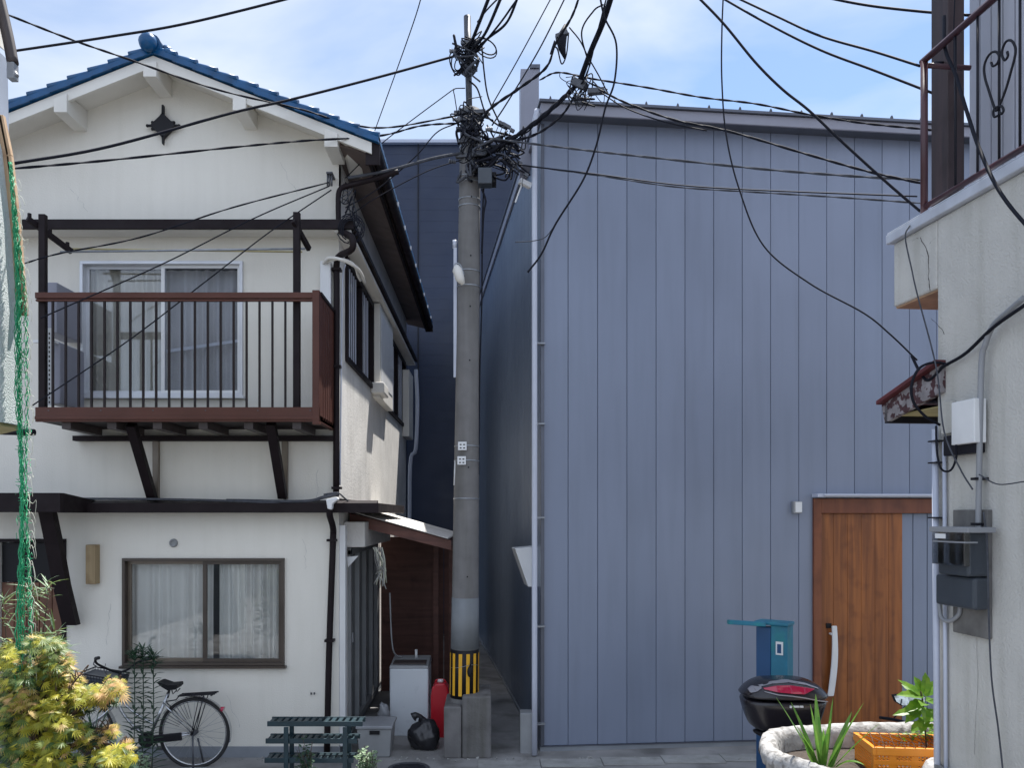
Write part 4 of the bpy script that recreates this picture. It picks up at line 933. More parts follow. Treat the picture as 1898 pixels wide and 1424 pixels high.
m = MB(); a, b = P(886, 342, 7.95), P(912, 312, 7.95); m.box(a.x, b.x, 7.92, 8.05, a.z, b.z); m.build('terminal_box', M['meter'], up, bevel=.008)
m = MB(); a, b = P(905, 338, 8.06), P(920, 318, 8.06); m.box(a.x, b.x, 8.06, 8.2, a.z, b.z); m.build('terminal_box', M['black'], up, bevel=.008)
rp_ = random.Random(21)
for i in range(62):                                           # jumper wires round the pole head
    if i < 16: c, rad = (868 + rp_.uniform(-6, 6), 100 + rp_.uniform(-20, 30)), (26, 26)
    elif i < 38: c, rad = (874 + rp_.uniform(-12, 14), 250 + rp_.uniform(-40, 60)), (30, 34)
    else: c, rad = (925 + rp_.uniform(-35, 30), 285 + rp_.uniform(-30, 30)), (36, 28)
    m = MB(); m.tube(squiggle(c, rad, 0, rp_.choice((4, 5, 6)), 8.05, rp_, .12), rp_.choice((.005, .007, .009, .013)), 6)
    m.build('jumper_wire', M['cable'] if i % 5 else M['cable_g'], up)
for c, a_, b_, rot, rr_ in (((902, 86), 20, 12, .6, .010), ((900, 88), 24, 15, .7, .009), ((848, 112), 11, 20, .2, .009), ((844, 118), 9, 22, -.3, .009), ((855, 112), 9, 20, .5, .008)):
    m = MB(); pts = []
    for k in range(20):
        t = 2 * math.pi * k / 20; u, v = a_ * math.cos(t), b_ * math.sin(t)
        pts.append(P(c[0] + u * math.cos(rot) - v * math.sin(rot), c[1] + u * math.sin(rot) + v * math.cos(rot), 8.0 + .06 * math.cos(t)))
    m.tube(pts, rr_ * .7, 6, closed=True); m.build('cable_coil', M['cable'], up)
# ================================================================ OVERHEAD CABLES (each its own thing)
def cable(pts, Y0, Y1, r, label, matn='cable', wob=0.0, name='overhead_cable', grp='overhead cables', extra=None):
    n = len(pts); L = [0]
    for i in range(1, n): L.append(L[-1] + math.hypot(pts[i][0] - pts[i - 1][0], pts[i][1] - pts[i - 1][1]))
    wp = [P(px, py, Y0 + (Y1 - Y0) * L[i] / L[-1]) for i, (px, py) in enumerate(pts)]
    q = spline(wp, 10)
    m = MB()
    if wob:                                                     # a lashed pair: two strands winding round each other
        for ph in (0, math.pi):
            m.tube([p + Vector((0, math.cos(i * .9 + ph) * wob, math.sin(i * .9 + ph) * wob)) for i, p in enumerate(q)], r * .7, 6)
    else: m.tube(q, r, 6)
    o = m.build(name, M[matn], None, loc=wp[0]); tag(o, label, 'cable', grp); return o
cable([(20, 95), (200, 68), (350, 42), (560, -10), (700, -50)], 5.8, 5.6, .0085, 'thick black cable crossing the top left corner of the sky above the blue roof')
cable([(10, 25), (130, 72), (240, 110), (400, 165), (560, 203), (640, 228), (720, 236), (848, 214)], 6.3, 8.1, .0085, 'cable from the far left sky slanting down across the gable to the pole', wob=.004)
cable([(18, 304), (200, 272), (430, 209), (540, 184), (700, 143), (852, 101)], 6.2, 8.1, .012, 'thick black cable crossing the gable wall up to the pole top')
cable([(18, 313), (200, 297), (430, 273), (560, 261), (700, 252), (780, 233), (848, 228)], 6.2, 8.1, .0085, 'nearly level lashed cable crossing the gable wall to the pole', wob=.005)
cable([(610, 338), (430, 385), (260, 440), (110, 470), (40, 490)], 7.85, 7.0, .007, 'topmost of the three wires fanning left from the house corner insulator', wob=.003)
cable([(610, 345), (470, 405), (300, 490), (75, 590)], 7.85, 6.9, .006, 'middle of the three wires fanning left from the house corner insulator')
cable([(614, 352), (500, 430), (390, 515), (240, 630), (60, 752)], 7.85, 6.8, .006, 'lowest of the three wires, crossing in front of the balcony railing')
cable([(858, 283), (800, 294), (720, 316), (645, 330)], 8.1, 7.85, .015, 'stout grey service cable running from the pole to the white house eave', 'cable_g')
cable([(855, 296), (790, 318), (700, 365), (655, 395)], 8.1, 7.9, .005, 'thin wire slanting from the pole under the grey service cable')
cable([(848, 228), (810, 245), (770, 290), (700, 350), (640, 385)], 8.1, 7.9, .006, 'sagging wire from the pole head down to the house corner')
cable([(785, -20), (760, 60), (690, 255)], 12.0, 16.0, .009, 'thin steep wire in the sky left of the pole')
cable([(842, 164), (760, 225), (700, 272), (640, 330)], 8.2, 8.0, .005, 'thin wire slanting left from the pole below its coils')
cable([(868, 92), (885, 50), (912, -20)], 8.1, 7.0, .017, 'steep cable leaving the pole top to the upper right, leftmost of its fan')
cable([(872, 95), (900, 60), (935, -20)], 8.1, 6.8, .015, 'steep cable leaving the pole top, second of its fan')
cable([(876, 96), (905, 70), (940, 40), (965, -20)], 8.1, 6.8, .012, 'steep cable leaving the pole top, rightmost and lowest of its fan')
cable([(1030, -20), (960, 110), (900, 215), (915, 190)], 9.5, 9.0, .007, 'thin steep wire between pole and grey house, leftmost of the pair', grp='overhead cables')
cable([(1055, -20), (1000, 90), (940, 190), (912, 232)], 9.0, 8.5, .008, 'thin steep wire between pole and grey house, rightmost of the pair')
cable([(1078, -20), (1060, 30), (1030, 80), (1012, 125), (960, 165), (905, 205), (885, 245)], 7.2, 8.1, .014, 'black cable with a tapered joint sweeping down to the pole head', wob=.007)
cable([(1010, 128), (975, 155), (930, 185), (890, 215)], 7.9, 8.1, .009, 'short sagging lashed span beside the grey roof upstand', wob=.005)
cable([(1140, -30), (1118, 40), (1095, 95), (1074, 152)], 6.6, 7.6, .026, 'very thick black trunk cable dropping from the top of the sky')
cable([(1074, 150), (1040, 185), (985, 232), (930, 268), (880, 300)], 7.6, 8.1, .022, 'thick cable bundle linking the trunk cable to the pole head', wob=.010)
cable([(1070, 160), (1010, 215), (960, 255), (900, 290)], 7.6, 8.1, .010, 'slimmer cable just under the thick bundle by the grey house roof', wob=.012)
cable([(1110, -20), (1120, 30), (1142, 80), (1139, 150), (1122, 200), (1105, 270), (1080, 335), (1030, 415), (1004, 470), (978, 505)], 6.4, 6.9, .0085, 'loose black cable end hanging down in front of the grey house corner')
cable([(1028, 418), (1010, 440), (985, 447), (955, 449)], 6.85, 6.9, .004, 'thin pale wire tail sticking out left of the loose cable end', 'cable_g')
cable([(1055, 50), (1075, 75), (1090, 105), (1110, 140), (1128, 175)], 7.2, 7.4, .006, 'thin wire curving down from the tapered joint to the trunk cable')
cable([(1000, 148), (1035, 134), (1100, 146), (1200, 162), (1300, 180), (1400, 192), (1500, 212), (1600, 228), (1700, 238), (1770, 246)], 7.8, 6.2, .008, 'lashed cable running along just above the grey house roof edge', wob=.0045)
cable([(1110, 165), (1160, 190), (1250, 222), (1350, 243), (1500, 287), (1610, 318), (1710, 340)], 7.4, 6.0, .010, 'black cable dropping right across the upper siding of the grey house', wob=.004)
cable([(1112, 170), (1160, 200), (1230, 225), (1310, 242)], 7.4, 7.0, .006, 'short second wire under the black cable near the roof edge')
cable([(900, 255), (1000, 268), (1100, 280), (1200, 291), (1400, 312), (1560, 325), (1712, 334)], 8.0, 6.2, .009, 'silvery lashed cable across the siding, upper of the pale ones', 'cable_g', wob=.005)
cable([(930, 300), (1000, 310), (1100, 322), (1250, 342), (1400, 352), (1700, 364)], 8.0, 6.2, .006, 'dark thin cable across the siding below the silvery cable')
cable([(960, 305), (1100, 324), (1250, 346), (1400, 356), (1560, 366), (1712, 377)], 8.0, 6.2, .006, 'lowest cable across the siding, twisted and thin', 'cable_g', wob=.004)
cable([(1280, -20), (1340, 42), (1400, 115), (1450, 165), (1500, 205), (1560, 262), (1640, 335), (1706, 392)], 5.6, 5.1, .0085, 'black cable curving steeply from the top middle sky to the railing foot')
cable([(1320, -15), (1420, 42), (1520, 92), (1620, 130), (1728, 172)], 6.4, 5.3, .0085, 'lower of the two long parallel cables in the right hand sky')
cable([(1350, -12), (1440, 30), (1520, 66), (1620, 95), (1705, 122)], 6.4, 5.1, .0085, 'upper of the two long parallel cables in the right hand sky')
cable([(1500, -12), (1600, 8), (1700, 20), (1800, 28)], 6.0, 5.2, .009, 'short black cable at the very top right behind the timber post')
cable([(1341, -20), (1338, 60), (1338, 150), (1346, 250), (1370, 350), (1415, 455), (1500, 525), (1600, 580), (1650, 620), (1700, 668)], 6.0, 5.1, .0055, 'thin wire hanging in a long curve down the siding to the awning')
cable([(1750, 30), (1752, 90), (1772, 140), (1790, 200), (1815, 275), (1850, 350), (1900, 415), (1960, 470)], 5.0, 3.6, .010, 'fat black cable looping over the railing and across the rendered wall')
cable([(1690, 660), (1705, 690), (1720, 705), (1740, 690), (1748, 680), (1790, 655), (1840, 608), (1900, 565)], 5.05, 3.95, .0095, 'black cable leaving the awning and climbing the rendered wall')
cable([(1770, 700 - 20), (1735, 672), (1705, 682), (1690, 712), (1693, 745), (1715, 772), (1742, 788)], 4.7, 4.75, .008, 'black cable loop hanging beside the awning')
cable([(1735, 790), (1737, 840), (1745, 870), (1762, 872), (1772, 850), (1772, 825)], 4.62, 4.5, .006, 'thin cable loop under the white junction box')
cable([(1686, 418), (1678, 440), (1690, 500), (1700, 545), (1735, 680), (1750, 800), (1780, 870), (1803, 908)], 5.0, 4.35, .0045, 'slack grey wire hanging from the ledge cap down the wall corner', 'cable_g')
cable([(1815, 880), (1850, 898), (1900, 893)], 4.3, 3.95, .0035, 'thin pale wire crossing the rendered wall beside the meter', 'cable_g')
cable([(1823, 950), (1830, 1010), (1833, 1150), (1838, 1260), (1850, 1350), (1860, 1440)], 4.28, 4.2, .005, 'grey wire running down the rendered wall from the meter board', 'cable_g')
cable([(1770, -10), (1768, 60), (1770, 200), (1772, 350)], 5.0, 4.95, .004, 'upright thin wire behind the maroon railing')
cable([(870, 150), (885, 165), (900, 210), (918, 228), (940, 240)], 8.05, 8.0, .009, 'short cable looping down from the pole top pipe to the clamps at its right')
cable([(893, 80), (897, 130), (905, 180), (925, 226)], 8.05, 8.0, .008, 'cable hanging from the coils at the pole top to the clamps below')
cable([(848, 212), (843, 180), (842, 165), (862, 163)], 8.05, 8.1, .005, 'small bent wire on the left of the pole head')
cable([(884, 250), (930, 262), (990, 250), (1040, 215), (1068, 172)], 8.05, 7.6, .012, 'cable sagging below the thick bundle from the pole head to the knot', wob=.006)
cable([(1072, 165), (1090, 130), (1105, 70), (1128, -20)], 7.6, 6.6, .009, 'cable rising beside the very thick trunk cable on its right', wob=.008)
cable([(1092, 120), (1078, 60), (1100, 20), (1118, 8)], 7.3, 6.8, .007, 'loop of cable standing off the trunk cable near the top edge')
cable([(885, 40), (905, 15), (935, -15)], 8.1, 7.4, .008, 'short stay wire from the very tip of the pole')
cable([(880, 100), (925, 45), (950, 10), (972, -20)], 8.05, 6.9, .010, 'outermost right cable fanning up from the pole top coils')
cable([(893, 350), (900, 372), (896, 400), (893, 470)], 8.0, 8.1, .010, 'cable dropping from the terminal box down the right of the pole')
# tapered cable joint on the joint cable, fixed knot on the trunk cable
jt = thing('cable_joint', P(1042, 70, 7.6), 'black tapered cable joint hanging in the wires right of the pole', 'cable joint')
m = MB(); m.tube([P(1048, 45, 7.6), P(1044, 62, 7.6), P(1040, 70, 7.6), P(1042, 90, 7.6), P(1047, 108, 7.6)], [.012, .04, .055, .035, .01], 10); m.build('joint_body', M['cable'], jt)
m = MB(); m.bar(P(1030, 68, 7.58), P(1052, 60, 7.58), .05, .035); m.build('joint_clamp', M['steel_d'], jt, bevel=.004)
m = MB(); m.tube(spline([P(1028, 75, 7.6), P(1020, 100, 7.6), P(1025, 88, 7.6), P(1033, 90, 7.6), P(1041, 118, 7.6), P(1050, 100, 7.6), P(1054, 60, 7.6)], 5), .007, 6); m.build('joint_tail', M['cable'], jt)
kn = thing('cable_knot', P(1080, 160, 7.6), 'knot of clamps and wires where the trunk cable meets the roof line', 'cable knot')
for i in range(14):
    m = MB(); m.tube(squiggle((1080 + rp_.uniform(-18, 22), 160 + rp_.uniform(-14, 30)), (26, 24), 0, 5, 7.6, rp_, .08), rp_.choice((.004, .006, .008)), 5); m.build('wire_end', M['cable'] if i % 3 else M['cable_g'], kn)
m = MB(); m.bar(P(1090, 170, 7.55), P(1120, 168, 7.5), .06, .05); m.bar(P(1062, 150, 7.6), P(1085, 160, 7.55), .05, .07); m.bar(P(1068, 178, 7.6), P(1076, 192, 7.6), .04, .04); m.build('splice_clamp', M['steel_d'], kn, bevel=.005)
for i, (px, py) in enumerate(((925, 226), (932, 229), (939, 233), (946, 240), (960, 300), (951, 306), (972, 322))):
    m = MB(); m.bar(P(px, py, 8.0), P(px + 7, py + 4, 8.0), .03, .03); m.tube(spline([P(px, py + 3, 8.0), P(px - 4, py + 14, 8.0), P(px - 10 + i, py + 27, 8.02)], 4), .004, 5); m.build('drop_wire_clamp', M['steel_d'], up)

# ================================================================ SMALL THINGS BY THE PASSAGE
low = thing('low_concrete_wall', P(866, 1424, 8.0) * 1.0, 'low grey concrete block wall that the utility pole rises from', 'wall')
low.location.z = 0
low['_m'] = [v for row in Matrix.Translation(low.location) for v in row]
zt_ = H + (955 - 1292) * 7.95 / FPX; xa, xb, xc, xd = [(p_ - CX) * 7.95 / FPX for p_ in (822, 856, 911, 966)]
for (a, b, hh, nm) in ((xa, xb, zt_ - .10, 'block'), (xb, xc, zt_ - .0, 'block')):
    m = MB(); m.box(a + .003, b - .003, 7.95, 8.55, 0, hh); m.build('block', M['blockc'], low, bevel=.018)
wm = thing('washing_machine', P(758, 1366, 8.76), 'white top loading washing machine in the side passage', 'washing machine')
a, b = P(722, 1366, 8.76), P(794, 1240, 8.76)
m = MB(); m.box(a.x, b.x, 8.76, 9.2, a.z, b.z); m.build('body', M['appliance'], wm, bevel=.015)
m = MB(); m.hexa([(a.x - .004, 8.755, b.z), (b.x + .004, 8.755, b.z), (b.x + .004, 9.2, b.z + .0), (a.x - .004, 9.2, b.z), (a.x + .004, 8.77, b.z + .03), (b.x - .004, 8.77, b.z + .03), (b.x - .004, 9.2, b.z + .07), (a.x + .004, 9.2, b.z + .07)]); m.build('top_rim', M['greyplastic'], wm, bevel=.006)
m = MB(); m.box(a.x + .03, b.x - .03, 8.80, 9.02, b.z + .034, b.z + .052); m.build('lid', M['soffit'], wm, bevel=.004)
m = MB(); q = P(770, 1225, 9.0); m.cyl((q.x, 9.1, b.z + .05), (q.x, 9.1, b.z + .15), .015); m.build('tap', M['white'], wm)
m = MB(); m.tube(spline([(a.x + .1, 9.1, b.z + .06), (a.x + .03, 9.0, b.z + .12), (a.x + .0, 8.95, b.z + .3), (a.x - .02, 8.95, b.z + .8)], 6), .009, 6); m.build('hose', M['greyplastic'], wm)
jg = thing('fuel_jug', P(815, 1326, 8.7), 'red plastic fuel jug beside the washing machine', 'jug')
a, b = P(798, 1372, 8.7), P(833, 1268, 8.7); cxj = (a.x + b.x) / 2; hw = (b.x - a.x) / 2
m = MB()
prof = [(-1, 0), (1, 0), (1, .78), (.85, .92), (.5, 1.0), (-.5, 1.0), (-.85, .92), (-1, .78)]
m.prism([(cxj + x * hw, 8.7, a.z + z * (b.z - a.z)) for x, z in prof], (0, .2, 0)); m.build('body', M['red'], jg, bevel=.02)
m = MB(); m.cyl((cxj, 8.8, b.z - .002), (cxj, 8.8, b.z + .03), .035, .03); m.build('cap', M['white'], jg)
m = MB(); m.tube(spline([(cxj - .06, 8.8, b.z - .02), (cxj - .04, 8.8, b.z + .02), (cxj + .04, 8.8, b.z + .02), (cxj + .06, 8.8, b.z - .02)], 5), .009, 8); m.build('handle', M['red'], jg)
sk = thing('rubbish_sack', P(788, 1392, 8.2), 'black tied plastic rubbish sack beside the low wall', 'bag')
sr = random.Random(5)
m = MB(); c = P(788, 1362, 8.3); bmesh.ops.create_icosphere(m.bm, subdivisions=4, radius=1.0)
from mathutils import noise
for v in m.bm.verts:
    d = v.co.copy(); top = max(0, d.z); k = 1 + .22 * noise.noise(d * 1.6) + .10 * noise.noise(d * 4.5 + Vector((3, 1, 2))) + .05 * abs(noise.noise(Vector((d.x * 9, d.y * 9, d.z * 3))))
    x, y_, z = d.x * .165 * k * (1 - .35 * top ** 3), d.y * .14 * k * (1 - .35 * top ** 3), d.z * .175 * k
    v.co = Vector((c.x + x, c.y + y_, max(.008, c.z - .01 + z)))
m.tube([c + Vector((-.03, 0, .14)), c + Vector((-.05, -.01, .19)), c + Vector((-.09, -.02, .20)), c + Vector((-.12, -.02, .18))], [.05, .02, .035, .05], 9)
for f in m.bm.faces: f.smooth = True
m.build('sack', M['bagblack'], sk)
bx = thing('storage_tub', P(698, 1400, 8.0), 'grey lidded plastic tub on the ground by the side door', 'tub')
a, b = P(662, 1402, 7.98), P(724, 1352, 7.98)
m = MB(); m.hexa([(a.x + .02, 7.98, 0.006), (b.x - .01, 7.98, 0.006), (b.x - .01, 8.3, 0.006), (a.x + .02, 8.3, .006), (a.x, 7.96, b.z), (b.x + .01, 7.96, b.z), (b.x + .01, 8.33, b.z), (a.x, 8.33, b.z)]); m.build('body', M['greyplastic'], bx, bevel=.012)
m = MB(); m.box(a.x - .012, b.x + .022, 7.945, 8.345, b.z + .001, b.z + .035); m.build('lid', M['pvc'], bx, bevel=.01)
m = MB(); q = (a.x + b.x) / 2 + .01; m.box(q - .05, q + .05, 7.952, 7.9595, b.z - .05, b.z - .012); m.build('latch', M['black'], bx)
for i, (px, py) in enumerate(((713, 1300), (716, 1312))):
    pass
bg_ = thing('clear_bag', P(712, 1330, 8.4), 'crumpled translucent bag between the door and the washing machine', 'bag')
m = MB(); c = P(712, 1322, 8.5); m.ball(c, .07, (.9, .8, 1.6), 18)
for v in m.bm.verts: d = v.co - c; v.co = c + d * (1 + .2 * math.sin(d.x * 60 + d.z * 40) + sr.uniform(-.06, .06))
m.ball(P(712, 1375, 8.5), .09, (1, .8, 1.5), 14); m.build('bag_film', M['pvc'], bg_)
# slatted plant stand
st = thing('plant_stand', P(580, 1424, 7.4), 'dark green slatted two tier metal stand in front of the white house', 'stand')
sy0, sy1 = 7.2, 7.36
for (py, pxa, pxb) in ((1343, 495, 672), (1375, 492, 662), (1411, 490, 655)):
    q0, q1 = P(pxa, py, sy0), P(pxb, py, sy0); m = MB()
    m.box(q0.x, q1.x, sy0, sy0 + .02, q0.z - .022, q0.z + .022); m.box(q0.x, q1.x, sy1, sy1 + .02, q0.z - .022, q0.z + .022)
    n = 14
    for i in range(n): x = q0.x + (q1.x - q0.x) * (i + .5) / n; m.box(x - .018, x + .018, sy0 + .021, sy1 - .001, q0.z + .006, q0.z + .018)
    m.build('shelf', M['greenpaint'], st, bevel=.002)
for px in (531, 640):
    for yy in (sy0 - .022, sy1 + .022):
        m = MB(); q = P(px, 1348, sy0); m.box(q.x - .02, q.x + .02, yy, yy + .02, 0.004, q.z); m.build('leg', M['greenpaint'], st, bevel=.002)
# AC units and rack on the balcony
for (nm, pxs, pys, lab) in (('outdoor_unit', (84, 118), (530, 622), 'grey outdoor air unit, upper of the two at the left end of the balcony'), ('outdoor_unit', (100, 124), (640, 752), 'grey outdoor air unit, lower of the two at the left end of the balcony')):
    a, b = P(pxs[0], pys[1], 7.62), P(pxs[1], pys[0], 7.62)
    t = thing(nm, a, lab, 'air conditioner', 'outdoor units on the balcony')
    m = MB(); m.box(a.x, b.x, 7.5, 7.95, a.z, b.z); m.build('casing', M['fascia'], t, bevel=.008)
    m = MB(); c = Vector((a.x - .0, 7.72, (a.z + b.z) / 2 - .02))
    for r_ in (.05, .10, .15):
        m.tube([c + Vector((-.012, r_ * math.cos(t_), r_ * math.sin(t_))) for t_ in [k * math.pi / 10 for k in range(20)]], .004, 5, closed=True)
    m.build('fan_grille', M['steel_d'], t)
rk = thing('slotted_rack', P(92, 752, 7.5), 'white slotted angle rack holding the outdoor units', 'rack')
for px in (92,):
    a, b = P(88, 752, 7.42), P(95, 608, 7.42)
    m = MB(); m.box(a.x, b.x, 7.42, 7.426, a.z, b.z); rup = m.build('upright', M['white'], rk)
    m = MB()
    for k in range(16): zz = a.z + .02 + k * .042; m.box(a.x + .011, a.x + .023, 7.4185, 7.4195, zz, zz + .02)
    m.build('slots', M['iron'], rup)
m = MB(); a = P(60, 632, 7.42); b = P(100, 630, 7.42); m.box(a.x, b.x, 7.428, 7.46, a.z - .012, a.z + .012); m.box(b.x - .03, b.x, 7.46, 7.95, a.z - .012, a.z + .012); m.build('arm', M['white'], rk)

# ================================================================ BICYCLE
bk = thing('bicycle', P(263, 1419, 7.75), 'silver step through city bicycle with dark basket parked by the white house wall', 'bicycle')
bk.location.z = 0.004; bk['_m'] = [v for row in Matrix.Translation(bk.location) for v in row]
YB = 7.70
def B(px, py, dy=0): return P(px, py, 7.75) + Vector((0, YB - 7.75 + dy, 0))
def wheel(c, parent_):
    r = .322
    m = MB(); m.tube([c + Vector((math.cos(t) * .026, 0, math.sin(t) * .026)) * 0 + Vector((r * math.cos(t), 0, r * math.sin(t))) for t in [k * math.pi / 24 for k in range(48)]], .0, 4, closed=True) if False else None
    m = MB(); m.tube([c + Vector((.304 * math.cos(t), 0, .304 * math.sin(t))) for t in [k * math.pi / 30 for k in range(60)]], .010, 8, closed=True)
    w = m.build('wheel', M['chrome'], parent_)
    m = MB(); m.tube([c + Vector((r * math.cos(t), 0, r * math.sin(t))) for t in [k * math.pi / 30 for k in range(60)]], .018, 10, closed=True); m.build('tyre', M['rubber'], w)
    m = MB()
    for k in range(32):
        t = 2 * math.pi * k / 32; s_ = -1 if k % 2 else 1
        m.tube([c + Vector((.022 * math.cos(t + .9 * s_), .03 * s_, .022 * math.sin(t + .9 * s_))), c + Vector((.30 * math.cos(t), 0, .30 * math.sin(t)))], .0013, 4)
    m.build('spokes', M['steel'], w)
    m = MB(); m.cyl(c + Vector((0, -.05, 0)), c + Vector((0, .05, 0)), .022); m.build('hub', M['steel_d'], w)
rc, fc = B(364, 1357), B(153, 1357)
wheel(rc, bk); wheel(fc, bk)
m = MB()
m.tube(spline([B(226, 1262), B(222, 1290), B(222, 1303)], 4), .019, 10)
m.tube(spline([B(222, 1296), B(232, 1320), B(252, 1344), B(281, 1366)], 6), .015, 10)
m.tube(spline([B(226, 1288), B(240, 1308), B(262, 1325), B(290, 1341)], 6), .012, 10)
m.tube([B(316, 1283), B(281, 1366)], .015, 10)
for s_ in (-.045, .045):
    m.tube([B(283, 1366, s_ * .7), B(364, 1357, s_)], .009, 8); m.tube([B(308, 1300, s_ * .6), B(364, 1357, s_)], .008, 8)
    m.tube(spline([B(221, 1300, s_ * .8), B(205, 1320, s_), B(153, 1357, s_)], 4) if False else [B(221, 1300, s_ * .6), B(200, 1322, s_), B(153, 1357, s_)], .009, 8)
m.build('frame', M['chrome'], bk)
m = MB(); m.prism([B(295, 1263, -.02), B(300, 1262, -.03), B(320, 1266, -.075), B(338, 1264, -.09), B(339, 1269, -.09), B(334, 1274, -.08), B(318, 1277, -.05), B(305, 1271, -.03)], (0, .16, 0))
m.tube([B(318, 1276), B(314, 1292)], .013, 8)
for s_ in (-.05, .05): m.tube([B(326, 1276, s_), B(328, 1283, s_), B(334, 1277, s_)], .006, 6)
m.build('saddle', M['black'], bk, bevel=.012)
m = MB(); 
for s_ in (-1, 1): m.tube(spline([B(226, 1246), B(216, 1238, s_ * .08), B(206, 1222, s_ * .22), B(206, 1212, s_ * .26), B(213, 1210, s_ * .27)], 5) if s_ < 0 else spline([B(226, 1246), B(236, 1242, .08), B(244, 1233, .2), B(256, 1230, .26)], 5), .011, 8)
m.tube([B(226, 1245), B(228, 1265)], .014, 8); m.build('handlebar', M['black'], bk)
m = MB(); m.tube([B(206, 1211, -.26), B(214, 1209, -.28)], .016, 8); m.tube([B(252, 1231, .25), B(262, 1229, .28)], .016, 8); m.build('grip', M['rubber'], bk)
m = MB(); m.tube(spline([B(204, 1214, -.25), B(201, 1222, -.24), B(204, 1226, -.22)], 4), .005, 6); m.tube(spline([B(214, 1224, -.15), B(208, 1240, -.1), B(214, 1260, -.03)], 4), .003, 5); m.build('brake_lever', M['steel_d'], bk)
bs = MB(); t4 = [B(166, 1241, -.16), B(231, 1252, -.16), B(231, 1252, .16), B(166, 1241, .16)]; b4 = [B(172, 1296, -.11), B(222, 1296, -.11), B(222, 1296, .11), B(172, 1296, .11)]
def meshpanel(mb, a, b, c, d, nu, nv, r):
    for i in range(nu + 1):
        t = i / nu; mb.tube([a.lerp(b, t), d.lerp(c, t)], r, 4)
    for j in range(nv + 1):
        t = j / nv; mb.tube([a.lerp(d, t), b.lerp(c, t)], r, 4)
for i in range(4):
    j = (i + 1) % 4; meshpanel(bs, b4[i], b4[j], t4[j], t4[i], 12, 9, .0028)
meshpanel(bs, b4[0], b4[1], b4[2], b4[3], 10, 8, .0028)
bs.tube(t4 + [t4[0]], .006, 6); bsk = bs.build('basket', M['iron'], bk)
m = MB(); m.hexa([v + Vector((.0, 0, .006)) for v in b4] + [v.lerp(u, .93) for u, v in zip(t4, b4)]); m.build('basket_liner', M['meter'], bsk)
m = MB()
m.bar(B(337, 1287, -.05), B(405, 1283, -.05), .012, .012); m.bar(B(337, 1287, .05), B(405, 1283, .05), .012, .012); m.bar(B(337, 1287), B(405, 1283), .012, .012)
for px in (345, 362, 380, 398): m.bar(B(px, 1286, -.055), B(px, 1286, .055), .012, .008)
for s_ in (-.06, .06): m.tube([B(386, 1286, s_), B(364, 1357, s_)], .005, 6); m.tube([B(377, 1286, s_), B(362, 1357, s_)], .004, 6)
m.tube([B(337, 1287), B(330, 1296), B(312, 1299)], .006, 6); m.build('rear_rack', M['iron'], bk)
for c, a0, a1 in ((rc, -14, 150), (fc, 25, 165)):
    m = MB(); n = 28; pv = None
    for k in range(n + 1):
        t = R(a0 + (a1 - a0) * k / n) if c is rc else R(-20 + 150 * k / n)
        row = [c + Vector(((.352 - abs(u) * 5.5 * abs(u)) * math.cos(t), u, (.352 - abs(u) * 5.5 * abs(u)) * math.sin(t))) for u in (-.03, -.015, 0, .015, .03)]
        if pv:
            for i in range(4): m.face([pv[i], pv[i + 1], row[i + 1], row[i]], True)
        pv = row
    o = m.build('mudguard', M['chrome'], bk)
m = MB(); m.bar(B(281, 1367, -.06), B(345, 1360, -.06), .03, .075, (0, 0, 1)); m.cyl(B(281, 1366, -.085), B(281, 1366, -.05), .075, None, 24); m.build('chain_case', M['black'], bk, bevel=.01)
m = MB(); m.bar(B(281, 1366, -.09), B(269, 1340, -.095), .018, .012); m.bar(B(262, 1341, -.14), B(274, 1339, -.14), .09, .02); m.bar(B(281, 1366, .08), B(292, 1392, .085), .018, .012); m.bar(B(286, 1392, .13), B(299, 1392, .13), .09, .02); m.build('pedal', M['steel_d'], bk)
m = MB(); m.cyl(B(412, 1312) + Vector((.0, 0, 0)), B(418, 1314), .02, .03, 12); m.build('reflector', M['lens'], bk)
m = MB(); m.tube([B(364, 1357, -.05), B(370, 1415, -.12)], .009, 8); m.tube([B(366, 1370, .06), B(372, 1418, .12)], .009, 8); m.bar(B(362, 1418, -.12), B(378, 1418, -.12), .02, .01); m.build('stand', M['steel_d'], bk)
m = MB()
for k in range(9):
    t = R(100 + 7 * k); m.tube([rc + Vector((.33 * math.cos(t), -.045, .33 * math.sin(t))), rc + Vector((.15 * math.cos(t - .1), -.05, .15 * math.sin(t - .1)))], .0025, 4)
m.build('dress_guard', M['iron'], bk)

# ================================================================ SCOOTER WITH TOP BOX, TEAL POST
sc = thing('motor_scooter', P(1560, 1424, 6.1), 'black scooter with glossy top box and red lens parked behind the planter', 'scooter')
sc.location.z = 0.004; sc['_m'] = [v for row in Matrix.Translation(sc.location) for v in row]
YS = 6.1
def S(px, py, dy=0): return P(px, py, YS) + Vector((0, dy, 0))
def loft(rows, name, matn, parent, sub=1):
    """rows: list of (list of Vector) rings of equal length"""
    m = MB(); rings = [[m._v(p) for p in r] for r in rows]; n = len(rings[0])
    for i in range(len(rings) - 1):
        for k in range(n): f = m.bm.faces.new([rings[i][k], rings[i][(k + 1) % n], rings[i + 1][(k + 1) % n], rings[i + 1][k]]); f.smooth = True
    m.bm.faces.new(rings[0][::-1]); m.bm.faces.new(rings[-1])
    o = m.build(name, M[matn], parent)
    if sub:
        s_ = o.modifiers.new('sub', 'SUBSURF'); s_.levels = sub; s_.render_levels = sub
    return o
